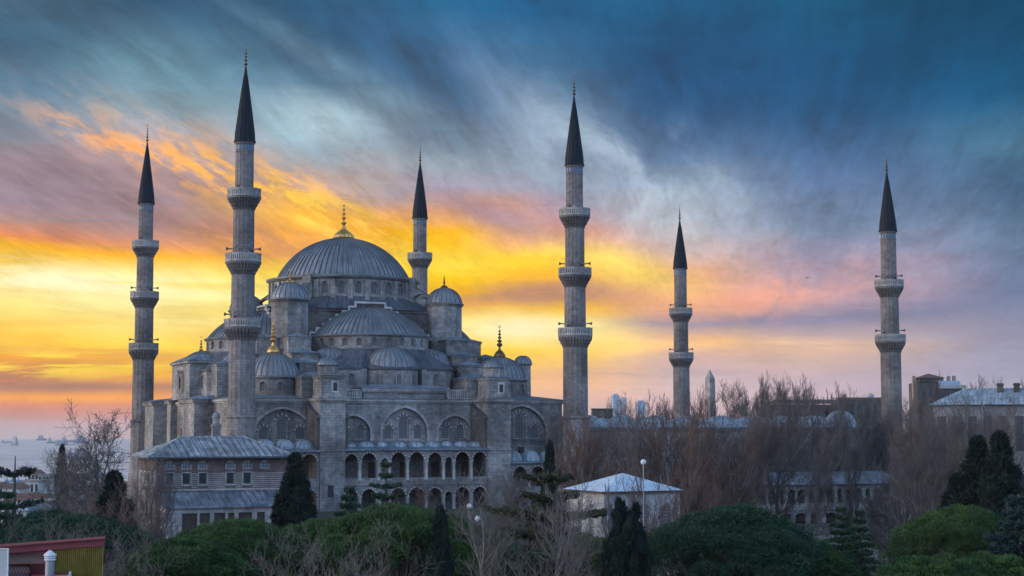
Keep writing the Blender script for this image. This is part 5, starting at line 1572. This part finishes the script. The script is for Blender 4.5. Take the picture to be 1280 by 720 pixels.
def grow(seed, H, r0, stems=1, spread=.55, up=.25, levels=5, kids=(5, 4, 4, 4, 3), ratio=.62, wander=.16, bare=.22, twig=.014):
    rnd = random.Random(seed); big, fine = [], []
    def rv(): return Vector((rnd.gauss(0, 1), rnd.gauss(0, 1), rnd.gauss(0, 1)))
    def branch(p, d, L, r, lev):
        nseg = 5 if lev == 0 else (4 if lev < 3 else 3)
        pts = [(p.copy(), r)]
        for i in range(nseg):
            d = (d + rv() * wander * (1 if lev else .45) + Vector((0, 0, up * (.6 if lev else 0)))).normalized()
            p = p + d * (L / nseg); rr = max(r * (1 - .72 * (i + 1) / nseg), twig * .7)
            a = pts[-1]
            (big if lev < 2 else fine).append((*a[0], *p, a[1], rr)); pts.append((p.copy(), rr))
        if lev >= levels - 1: return
        nk = kids[lev]
        for k in range(nk):
            t = (bare if lev == 0 else .15) + (1 - (bare if lev == 0 else .15)) * (k + rnd.random()) / nk
            x = min(t * nseg, nseg - 1e-3); i = int(x); f = x - i
            q = pts[i][0].lerp(pts[i+1][0], f); rq = pts[i][1] * (1 - f) + pts[i+1][1] * f
            e = rv(); e = (e - d * e.dot(d)).normalized()
            nd = (d * (1 - spread * rnd.uniform(.6, 1.1)) + e * spread * 1.15 + Vector((0, 0, up))).normalized()
            branch(q, nd, L * ratio * rnd.uniform(.7, 1.15) * (1.0 - .35 * t * (1 if lev == 0 else .6)), max(rq * .66, twig), lev + 1)
        # leader
        if lev == 0: 
            for _ in range(2): branch(p, (d + rv() * .3).normalized(), L * .5, rr, 1)
    for s_ in range(stems):
        d = Vector((0, 0, 1)) if stems == 1 else (Vector((cos(s_ * 2.4), sin(s_ * 2.4), 0)) * rnd.uniform(.2, .55) + Vector((0, 0, 1))).normalized()
        branch(Vector((0, 0, -.3)), d, H * (.55 if stems == 1 else .5), r0 * rnd.uniform(.7, 1.1), 0)
    return big, fine

PROTO = {}
def bare_proto(key, mat_t, mat_c, **kw):
    PROTO[key] = (grow(**kw), mat_t, mat_c)
bare_proto('plane_a', 'bark_pale', 'twig_grey', seed=1, H=16, r0=.28, spread=.50, up=.20, kids=(8, 7, 6, 6, 4), bare=.42, twig=.0105)
bare_proto('plane_b', 'bark', 'twig_grey', seed=2, H=15, r0=.24, spread=.46, up=.26, kids=(8, 7, 6, 6, 4), bare=.38, twig=.0105)
bare_proto('red_a', 'bark', 'twig_red', seed=3, H=14, r0=.20, stems=3, spread=.42, up=.30, kids=(6, 6, 6, 5, 4), bare=.30, ratio=.56, twig=.0105)
bare_proto('red_b', 'bark', 'twig_red', seed=4, H=13, r0=.22, spread=.52, up=.18, kids=(8, 7, 6, 5, 4), bare=.34, twig=.0105)
bare_proto('poplar', 'bark', 'twig_grey', seed=5, H=15, r0=.18, stems=2, spread=.36, up=.36, kids=(8, 7, 6, 6, 4), bare=.35, ratio=.52, wander=.10, twig=.0105)
bare_proto('shrub', 'bark_pale', 'twig_pale', seed=6, H=15, r0=.13, stems=6, spread=.46, up=.14, kids=(6, 5, 5, 4, 3), bare=.15, ratio=.6, wander=.13, twig=.0070)
bare_proto('round_tree', 'bark_pale', 'twig_pale', seed=12, H=13, r0=.16, stems=3, spread=.52, up=.16, kids=(7, 6, 6, 5, 3), bare=.30, ratio=.60, wander=.13, twig=.0085)
bare_proto('shrub_b', 'bark', 'twig_pale', seed=7, H=13, r0=.08, stems=5, spread=.5, up=.12, kids=(7, 6, 5, 4, 3), bare=.08, ratio=.6, wander=.15, twig=.0060)
bare_proto('open_tree', 'bark', 'twig_grey', seed=8, H=11, r0=.22, spread=.58, up=.10, kids=(12, 9, 7, 6, 4), bare=.25, ratio=.60, twig=.0125)
FIRST = {}
def place(proto, label, cat, name, px, D, ptop=None, scale=None, rz=0.0, group=None, z=None, w=1.0):
    p = at(px, D); zg = gz(p[0], p[1]) if z is None else z
    if scale is None: scale = (zat(ptop, D) - zg) / NAT[proto]
    if proto not in FIRST:
        t = thing(name, label, cat, (0, 0, 0), 0, group); BUILD[proto](t); FIRST[proto] = t
        o = t
    else:
        o = copy_tree(FIRST[proto])
        for k in ('group',):
            if k in o: del o[k]
        tag(o, label, cat, group)
    o.location = (p[0], p[1], zg); o.rotation_euler = (0, 0, rz); o.scale = (scale * w, scale * w, scale)
    return o
NAT, BUILD = {}, {}
def reg_bare(key):
    (big, fine), mt, mc = PROTO[key]
    zs_ = np.array([s_[5] for s_ in fine]); NAT[key] = float(np.percentile(zs_, 99.7))
    def b(t):
        V, Fc = tubes_np(big, 7); mesh_np('trunk', V, Fc, MAT[mt], t, 4, True)
        V, Fc = tubes_np(fine, 3); mesh_np('crown', V, Fc, MAT[mc], t, 4)
    BUILD[key] = b
for k in list(PROTO): reg_bare(k)

def leafcloud(P, Nn, size, rng, aspect=2.2, jitter=.8):
    """elongated triangles at points P, leaning along normals Nn"""
    n = len(P)
    d = Nn + rng.normal(0, jitter, (n, 3)); d /= np.linalg.norm(d, axis=1, keepdims=True)
    h = rng.normal(0, 1, (n, 3)); u = np.cross(d, h); u /= np.linalg.norm(u, axis=1, keepdims=True)
    s = size * rng.uniform(.6, 1.3, (n, 1))
    V = np.empty((n, 3, 3)); V[:, 0] = P - u * s * .5; V[:, 1] = P + u * s * .5; V[:, 2] = P + d * s * aspect
    return V.reshape(-1, 3), np.arange(n * 3).reshape(-1, 3)

def clumps(rng, centers, rad, per, squash=.75):
    m = len(centers); c = np.repeat(centers, per, 0); r = np.repeat(rad, per)[:, None]
    d = rng.normal(0, 1, (m * per, 3)); d /= np.linalg.norm(d, axis=1, keepdims=True)
    flip = (d[:, 2] < -.2) & (rng.random(m * per) < .7); d[flip, 2] *= -1
    q = d * np.array([[1, 1, squash]]) * r * rng.uniform(.72, 1.04, (m * per, 1))
    return c + q, d

def b_stonepine(seed, R, Hc, Ht, mat, n=150, per=420, leaf=.13, cr=(.8, 1.5)):
    def b(t):
        rng = np.random.default_rng(seed); u = rng.random(n); ph = rng.random(n) * 2 * pi
        rho = np.sqrt(u) * R * (1 + .13 * np.sin(3 * ph + seed) + .07 * np.sin(7 * ph)); 
        top = Hc * np.sqrt(np.clip(1 - (rho / (R * 1.22)) ** 2, .03, 1))
        lay = rng.random(n); z = Ht + top * np.where(lay < .72, rng.uniform(.86, 1.05, n), rng.uniform(.2, .8, n))
        cc = np.stack([rho * np.cos(ph), rho * np.sin(ph), z], 1); rr = rng.uniform(*cr, n)
        P, N_ = clumps(rng, cc, rr, per, .62)
        V, Fc = leafcloud(P, N_ + np.array([[0, 0, .4]]), leaf, rng, 1.9, .55)
        S = [(0, 0, -1, .2, .1, Ht * .55, .42, .34), (.2, .1, Ht * .55, 0, 0, Ht + Hc * .2, .34, .26)]
        for k in range(0, n, 3):
            p = cc[k]; m_ = Vector((0, 0, Ht * .55 + .3 * Ht * rng.random())); e = Vector(p); mid = m_.lerp(e, .55) + Vector((0, 0, -.5))
            S += [(*m_, *mid, .16, .10), (*mid, *e, .10, .04)]
        V2, F2 = tubes_np(S, 6); mesh_np('trunk', V2, F2, MAT['bark'], t, 4, True)
        mesh_np('crown', V, Fc, MAT[mat], t, 3)
    return b
def b_column(seed, H, R, mat, n=150, per=300, leaf=.13, tip=1.0, lean=.0):
    def b(t):
        rng = np.random.default_rng(seed); f = rng.random(n) ** .85; ph = rng.random(n) * 2 * pi
        prof = R * (np.minimum(1, (f + .06) * 5) ** .5) * np.clip(1 - f ** (2.4 * tip), .05, 1) * (1 + .14 * np.sin(ph * 3 + f * 5))
        rho = prof * rng.uniform(.45, .95, n)
        cc = np.stack([rho * np.cos(ph) + lean * f, rho * np.sin(ph), .25 + f * (H - .8)], 1)
        rr = rng.uniform(.22, .42, n) * R * np.clip(1.15 - f * .6, .3, 1)
        P, N_ = clumps(rng, cc, rr, per, 2.1)
        V, Fc = leafcloud(P, N_ * .45 + np.array([[0, 0, 1.0]]), leaf, rng, 2.6, .35)
        V2, F2 = tubes_np([(0, 0, -1, 0, 0, H * .5, .22, .14), (0, 0, H * .5, lean, 0, H * .93, .14, .03)], 6)
        mesh_np('trunk', V2, F2, MAT['bark'], t, 4, True); mesh_np('crown', V, Fc, MAT[mat], t, 3)
    return b
def b_tiered(seed, H, R, mat, tiers=11, arms=9, per=900, leaf=.12, droop=.12, flat=False, top=.0):
    def b(t):
        rng = np.random.default_rng(seed); Ps, Ns, S = [], [], [(0, 0, -1, 0, 0, H * .5, .26, .17), (0, 0, H * .5, 0, 0, H * .98, .17, .03)]
        for i in range(tiers):
            f = (i + .5) / tiers; z = H * (.12 + .86 * f)
            Rt = R * ((1 - f) ** .85 + .05) if not flat else R * (1 - .55 * f ** 2) * rng.uniform(.55, 1.1)
            for k in range(arms):
                a = 2 * pi * (k + rng.random() * .8) / arms; L = Rt * rng.uniform(.6, 1.12)
                up_ = rng.uniform(.0, .18) if flat else -droop
                e = np.array([cos(a) * L, sin(a) * L, z + up_ * L]); o_ = np.array([0, 0, z - .1])
                S.append((*o_, *e, .05, .015))
                m_ = max(30, int(per * (L / R) ** 1.2)); s_ = rng.random(m_) ** .7
                w = (.10 + .30 * L * (1 - s_) * .8 + .12)
                side = rng.normal(0, .5, m_) * w
                P = o_ + (e - o_) * s_[:, None] + np.stack([-np.sin(a) * side, np.cos(a) * side, rng.normal(0, .07, m_) - np.abs(side) * .25], 1)
                Ps.append(P); Ns.append(np.tile((e - o_) / L, (m_, 1)) + np.array([[0, 0, .25]]))
        P, N_ = np.concatenate(Ps), np.concatenate(Ns)
        V, Fc = leafcloud(P, N_, leaf, rng, 1.9, .6)
        V2, F2 = tubes_np(S, 5); mesh_np('trunk', V2, F2, MAT['bark'], t, 4, True); mesh_np('crown', V, Fc, MAT[mat], t, 3)
    return b
BUILD['umbrella'] = b_stonepine(11, 6.4, 5.2, 9.0, 'pine_green', 210, 680, .085, (.55, 1.75)); NAT['umbrella'] = 15.2
BUILD['umbrella_b'] = b_stonepine(12, 5.8, 6.0, 7.6, 'pine_deep', 210, 680, .085, (.55, 1.75)); NAT['umbrella_b'] = 14.6
BUILD['umbrella_c'] = b_stonepine(13, 4.0, 4.4, 7.0, 'pine_green', 150, 600, .085, (.6, 1.05)); NAT['umbrella_c'] = 12.0
def b_multi(seed, cols, mat, n=110, per=340, leaf=.12):
    def b(t):
        rng = np.random.default_rng(seed); Vs, Fs, S, off = [], [], [], 0
        for (x, y, H, R, tip) in cols:
            f = rng.random(n) ** .85; ph = rng.random(n) * 2 * pi
            prof = R * (np.minimum(1, (f + .06) * 5) ** .5) * np.clip(1 - f ** (2.4 * tip), .05, 1) * (1 + .2 * np.sin(ph * 3 + f * 7 + x))
            rho = prof * rng.uniform(.4, 1.0, n)
            cc = np.stack([x + rho * np.cos(ph), y + rho * np.sin(ph), .25 + f * (H - .8)], 1)
            rr = rng.uniform(.22, .46, n) * R * np.clip(1.15 - f * .6, .3, 1)
            P, N_ = clumps(rng, cc, rr, per, 1.6)
            V, Fc = leafcloud(P, N_ * .6 + np.array([[0, 0, .8]]), leaf, rng, 2.3, .45)
            Vs.append(V); Fs.append(Fc + off); off += len(V); S.append((x * .3, y * .3, -1, x, y, H * .9, .16, .03))
        V2, F2 = tubes_np(S, 6); mesh_np('trunk', V2, F2, MAT['bark'], t, 4, True)
        mesh_np('crown', np.concatenate(Vs), np.concatenate(Fs), MAT[mat], t, 3)
    return b
BUILD['cypress'] = b_column(21, 12, 1.5, 'cypress_green', 170, 330, .15); NAT['cypress'] = 12
BUILD['cypress_wide'] = b_multi(22, [(0, 0, 12, 1.5, 1.2), (1.1, .5, 9.6, 1.3, 1.3), (-1.2, -.3, 8.6, 1.4, 1.2), (.4, -1.1, 7.0, 1.6, 1.2)], 'cypress_green'); NAT['cypress_wide'] = 12
BUILD['cypress_blunt'] = b_multi(23, [(-.5, 0, 10, 1.0, 3.6), (.55, .1, 9.75, 1.0, 3.6), (0, -.5, 9.3, 1.2, 3.2), (.1, .5, 9.4, 1.2, 3.2), (-.8, -.3, 8.9, .9, 3.0), (.9, -.2, 8.8, .9, 3.0)], 'cypress_green', 80, 300, .09); NAT['cypress_blunt'] = 10
BUILD['spruce'] = b_tiered(31, 9, 2.6, 'pine_deep', 14, 9, 420, .11); NAT['spruce'] = 9
BUILD['spruce_blue'] = b_tiered(32, 10, 4.0, 'spruce_blue', 16, 12, 800, .13, .05); NAT['spruce_blue'] = 10
BUILD['cedar'] = b_tiered(33, 11, 5.2, 'cedar_green', 8, 9, 1500, .13, 0, True); NAT['cedar'] = 11
BUILD['deodar'] = b_tiered(34, 11, 3.6, 'pine_deep', 12, 6, 330, .12, -.10); NAT['deodar'] = 11
BUILD['snag_pine'] = b_tiered(35, 9, 3.4, 'cypress_green', 4, 5, 420, .12, 0, True); NAT['snag_pine'] = 9

# --- bare trees along the courtyard, hall corner and the skyline
G1 = 'bare trees before the courtyard'
L1 = 'bare grey-brown winter tree in the dense row before the courtyard wall'
L2 = 'bare reddish-twigged tree in the thicket between the white building and the courtyard'
i = 0
rnd = random.Random(77)
for px, D, pt, pr in ((928, 208, 502, 'plane_b'), (975, 273, 500, 'plane_a'), (1000, 276, 497, 'plane_b'), (1030, 277, 500, 'plane_a'), (1058, 279, 503, 'poplar'), (1085, 279, 500, 'plane_b'), (1045, 278, 505, 'plane_b'), (1012, 274, 508, 'poplar'), (1075, 280, 508, 'plane_a'), (1100, 283, 506, 'plane_b'), (950, 271, 503, 'plane_b'), (962, 222, 496, 'plane_a'), 
                      (1128, 205, 502, 'plane_a'), (1165, 214, 515, 'plane_b'),
                      (1200, 196, 500, 'plane_a'), (1235, 212, 505, 'plane_b'), (1272, 200, 498, 'plane_a'),
                      (1185, 222, 508, 'poplar'), (1142, 240, 500, 'plane_b'), (1163, 236, 500, 'plane_a'), (1120, 236, 505, 'red_b'), (1178, 244, 502, 'plane_b')):
    place(pr, L1, 'bare tree', 'bare_tree', px, D, pt, rz=rnd.uniform(0, 6.28), group=G1)
for px, D, pt, pr in ((722, 222, 518, 'red_a'), (748, 214, 498, 'red_b'), (775, 221, 508, 'red_a'), (800, 206, 512, 'plane_b'), (828, 212, 498, 'red_b'),
                      (855, 203, 496, 'red_a'), (884, 214, 500, 'red_a'), (905, 205, 506, 'red_b'), (700, 216, 548, 'red_b'), (910, 222, 512, 'plane_a')):
    place(pr, L2, 'bare tree', 'bare_tree', px, D, pt, rz=rnd.uniform(0, 6.28), group='reddish bare trees')
place('plane_b', 'bare tree hiding the foot of the dark brick apartment block', 'bare tree', 'bare_tree', 1160, 262, 488, rz=.7, w=1.1)
L3 = 'bare tree on the skyline behind the courtyard roofs, left of the rightmost minaret'
for px, D, pt, pr in ((905, 390, 484, 'poplar'), (925, 380, 476, 'plane_a'), (945, 395, 474, 'poplar'), (968, 385, 470, 'plane_b'), (988, 392, 468, 'poplar'),
                      (1008, 382, 472, 'plane_a'), (1028, 390, 478, 'poplar'), (1046, 384, 484, 'plane_b'), (956, 400, 480, 'plane_a'), (1018, 402, 480, 'plane_b')):
    place(pr, L3, 'bare tree', 'bare_tree', px, D, pt, rz=rnd.uniform(0, 6.28), group='skyline trees behind the courtyard', z=0)
for px, D, pt, pr in ((742, 380, 500, 'poplar'), (783, 390, 502, 'plane_a'), (815, 385, 503, 'poplar'), (833, 380, 498, 'plane_b'), (868, 385, 498, 'poplar')):
    place(pr, 'bare tree top showing on the skyline between the hall minaret and the small far minaret', 'bare tree', 'bare_tree', px, D, pt, rz=rnd.uniform(0, 6.28), group='skyline trees beside the small minaret', z=2)
for px, D, pt, pr in ((1205, 400, 470, 'poplar'), (1222, 410, 474, 'plane_a'), (1252, 405, 478, 'poplar'), (1275, 400, 474, 'plane_b')):
    place(pr, 'bare tree on the skyline above the hipped roof at the right edge', 'bare tree', 'bare_tree', px, D, pt, rz=rnd.uniform(0, 6.28), group='skyline trees at the right edge', z=0)
place('plane_a', 'pale-barked plane tree with forking trunk in front of the right end of the arcade', 'bare tree', 'bare_tree', 1158, 196, 560, rz=2.2)
place('open_tree', 'leafless dark tree in front of the two-level arcade, trunk forking in a V', 'bare tree', 'bare_tree', 1108, 212, 590, rz=.6)
# left side
place('open_tree', 'tall bare tree against the sunset at the far left corner of the mosque', 'bare tree', 'bare_tree', 134, 178, 513, rz=1.3, w=.95)
place('plane_b', 'bare tree overlapping the left end of the striped pavilion', 'bare tree', 'bare_tree', 196, 168, 560, rz=.2)
place('plane_a', 'lower bare tree behind the tall one at the sea side', 'bare tree', 'bare_tree', 108, 205, 560, rz=2.9)
place('red_a', 'reddish bare thicket tree below the tall sea-side tree', 'bare tree', 'bare_tree', 165, 150, 610, rz=1.9)
place('red_b', 'dark bare tree beside the dark cypress at the left', 'bare tree', 'bare_tree', 120, 150, 600, rz=.9)
place('shrub_b', 'grey leafless shrub above the red rooftop', 'shrub', 'bare_shrub', 60, 120, 640, rz=.3)
place('shrub_b', 'leafless shrub between the ochre panel and the pavilion tower', 'shrub', 'bare_shrub', 150, 115, 650, rz=1.0)
# foreground bare trees
place('round_tree', 'large pale many-stemmed bare tree in the centre foreground', 'bare tree', 'bare_tree', 655, 112, 590, rz=.5, w=1.0)
place('shrub_b', 'fine-twigged pale shrub in front of the green umbrella pine', 'shrub', 'bare_shrub', 425, 95, 652, rz=1.1)
place('red_b', 'bare tree whose twigs veil the right side of the white building', 'bare tree', 'bare_tree', 842, 165, 600, rz=5.1, w=.8)
place('poplar', 'slim bare tree between the cedar and the white building', 'bare tree', 'bare_tree', 805, 168, 598, rz=.9)
place('red_a', 'bare tree overlapping the right half of the white building', 'bare tree', 'bare_tree', 828, 172, 580, rz=3.9)
place('red_b', 'bare tree in front of the lower gallery, centre of the facade', 'bare tree', 'bare_tree', 535, 190, 590, rz=3.0)
place('open_tree', 'bare tree at the right foot of the facade beside the cedar', 'bare tree', 'bare_tree', 640, 185, 588, rz=3.0)

place('plane_a', 'bare plane tree in front of the left part of the two-level arcade', 'bare tree', 'bare_tree', 1008, 226, 530, rz=1.1, w=.8)
place('plane_b', 'bare tree in front of the middle of the two-level arcade', 'bare tree', 'bare_tree', 1058, 224, 528, rz=4.1, w=.75)
# --- evergreens
place('umbrella_c', 'low pine clump under the left side of the bright olive-green pine', 'pine tree', 'pine_tree', 1158, 108, 692, rz=1.9)
place('umbrella_c', 'low pine clump between the olive-green pine and the grey-blue spruce', 'pine tree', 'pine_tree', 1240, 110, 690, rz=3.9)
place('umbrella', 'broad bright green umbrella pine crown in front of the mosque gallery', 'pine tree', 'pine_tree', 505, 128, 628, rz=.4)
place('umbrella', 'umbrella pine whose crown fills the space below the striped pavilion', 'pine tree', 'pine_tree', 300, 132, 645, rz=2.1)
place('umbrella_c', 'smaller umbrella pine crown in the gap between the two broad ones', 'pine tree', 'pine_tree', 405, 138, 646, rz=1.0)
place('umbrella_c', 'umbrella pine crown at the lower left foot of the pine group', 'pine tree', 'pine_tree', 235, 120, 668, rz=3.0)
place('umbrella_b', 'big dark green umbrella pine in the right foreground', 'pine tree', 'pine_tree', 905, 118, 629, rz=0)
place('umbrella_c', 'lower pine crown against the right flank of the dark umbrella pine', 'pine tree', 'pine_tree', 985, 124, 668, rz=.7)
place('umbrella', 'bright olive-green pine at the lower right', 'pine tree', 'pine_tree', 1198, 128, 630, rz=1.7, w=.8)
place('umbrella_c', 'small green pine left of the blunt cypress', 'pine tree', 'pine_tree', 722, 135, 666, rz=2.7)
place('umbrella_c', 'dark pine under the right end of the broad central crown', 'pine tree', 'pine_tree', 585, 132, 660, rz=4.7)
place('cypress_blunt', 'blunt-topped dark cypress in the centre foreground', 'cypress', 'cypress_tree', 782, 105, 615, rz=-.42, w=0.62)
place('cypress', 'slender brownish cypress standing in front of the central pine crown', 'cypress', 'cypress_tree', 551, 105, 638, scale=None, rz=1.2, w=0.7)
place('cypress_wide', 'taller of the two dark cypresses at the right edge', 'cypress', 'cypress_tree', 1247, 180, 541, rz=.3, w=1.2)
place('cypress_wide', 'shorter dark cypress left of the taller one at the right edge', 'cypress', 'cypress_tree', 1219, 184, 546, rz=2.3, w=1.15)
place('cypress_wide', 'dark conifer in front of the right end of the striped pavilion', 'cypress', 'cypress_tree', 370, 188, 566, rz=1.3, w=1.25)
place('cypress', 'lone thin cypress before the sea', 'cypress', 'cypress_tree', 80, 240, 558, rz=.2, w=0.6)
place('cypress_wide', 'black-green cypress mass at the foot of the leftmost minaret', 'cypress', 'cypress_tree', 146, 160, 588, rz=.7, w=1.35)
place('cypress', 'thin cypress tip in front of the right gallery', 'cypress', 'cypress_tree', 687, 178, 556, rz=.7, w=0.6)
place('cedar', 'flat-layered olive cedar right of the mosque facade', 'cedar', 'cedar_tree', 684, 160, 583, rz=.5)
place('deodar', 'loose drooping conifer in front of the upper gallery arches', 'conifer', 'conifer_tree', 483, 190, 570, rz=.9)
place('spruce', 'small spruce at the left foot of the gallery', 'spruce', 'spruce_tree', 437, 185, 602, rz=.2)
place('spruce', 'dark spruce in front of the ruined wall', 'spruce', 'spruce_tree', 1070, 165, 632, rz=.9)
place('spruce', 'second dark spruce just left of the one at the ruined wall', 'spruce', 'spruce_tree', 1048, 172, 628, rz=2.9)
place('spruce_blue', 'grey-blue spruce in the lower right corner', 'spruce', 'spruce_tree', 1268, 118, 612, rz=.1)
place('snag_pine', 'ragged wind-bent pine against the sea at the far left', 'pine tree', 'pine_tree', 22, 190, 565, rz=.4)
place('spruce', 'dark spruce below the ragged pine at the left edge', 'spruce', 'spruce_tree', 12, 150, 605, rz=.4)
place('umbrella_b', 'dark evergreen bush mass above the red rooftop', 'evergreen', 'evergreen_tree', 62, 150, 635, rz=.9)
place('umbrella_b', 'dark evergreen crown between the rooftop and the pavilion tower', 'evergreen', 'evergreen_tree', 112, 135, 640, rz=2.0)

# hedge and ground cover that nobody could count
rng = np.random.default_rng(3)
n = 60000; D_ = rng.uniform(85, 215, n); PX = rng.uniform(-60, 1340, n)
Xl = (PX - 640) / F * D_
P = np.stack([CAM[0] + Xl * CA + D_ * SA, CAM[1] - Xl * SA + D_ * CA, np.zeros(n)], 1)
P[:, 2] = np.array([gz(a, b_) for a, b_ in P[:, :2]])
hgt = .5 + .6 * np.sin(P[:, 0] * .31 + 1) * np.cos(P[:, 1] * .27) + rng.random(n) * .5
keep = (P[:, 1] < -22)
P, hgt = P[keep], hgt[keep]; P[:, 2] += np.clip(hgt, 0, 2) * rng.random(len(P))
V, Fc = leafcloud(P, np.tile([[0, 0, 1.]], (len(P), 1)), .34, rng, 1.6, .7)
tag(mesh_np('undergrowth', V, Fc, MAT['ivy'], None, 3), kind='stuff')

# ------------------------------------------------------------------ sea haze
hm = bpy.data.materials.new('haze_air'); hm.use_nodes = True
nt = hm.node_tree
for n_ in list(nt.nodes): nt.nodes.remove(n_)
ho = nt.nodes.new('ShaderNodeOutputMaterial'); hv = nt.nodes.new('ShaderNodeVolumePrincipled')
hv.inputs['Color'].default_value = (.86, .90, .96, 1); hv.inputs['Density'].default_value = 0.00004
hv.inputs['Anisotropy'].default_value = 0.2
nt.links.new(hv.outputs[0], ho.inputs['Volume'])
mb = MB(); mb.box(-12500, 12500, -12500, 12500, -40.5, 80); hz_ = mb.build('haze', hm)
tag(hz_, kind='stuff')
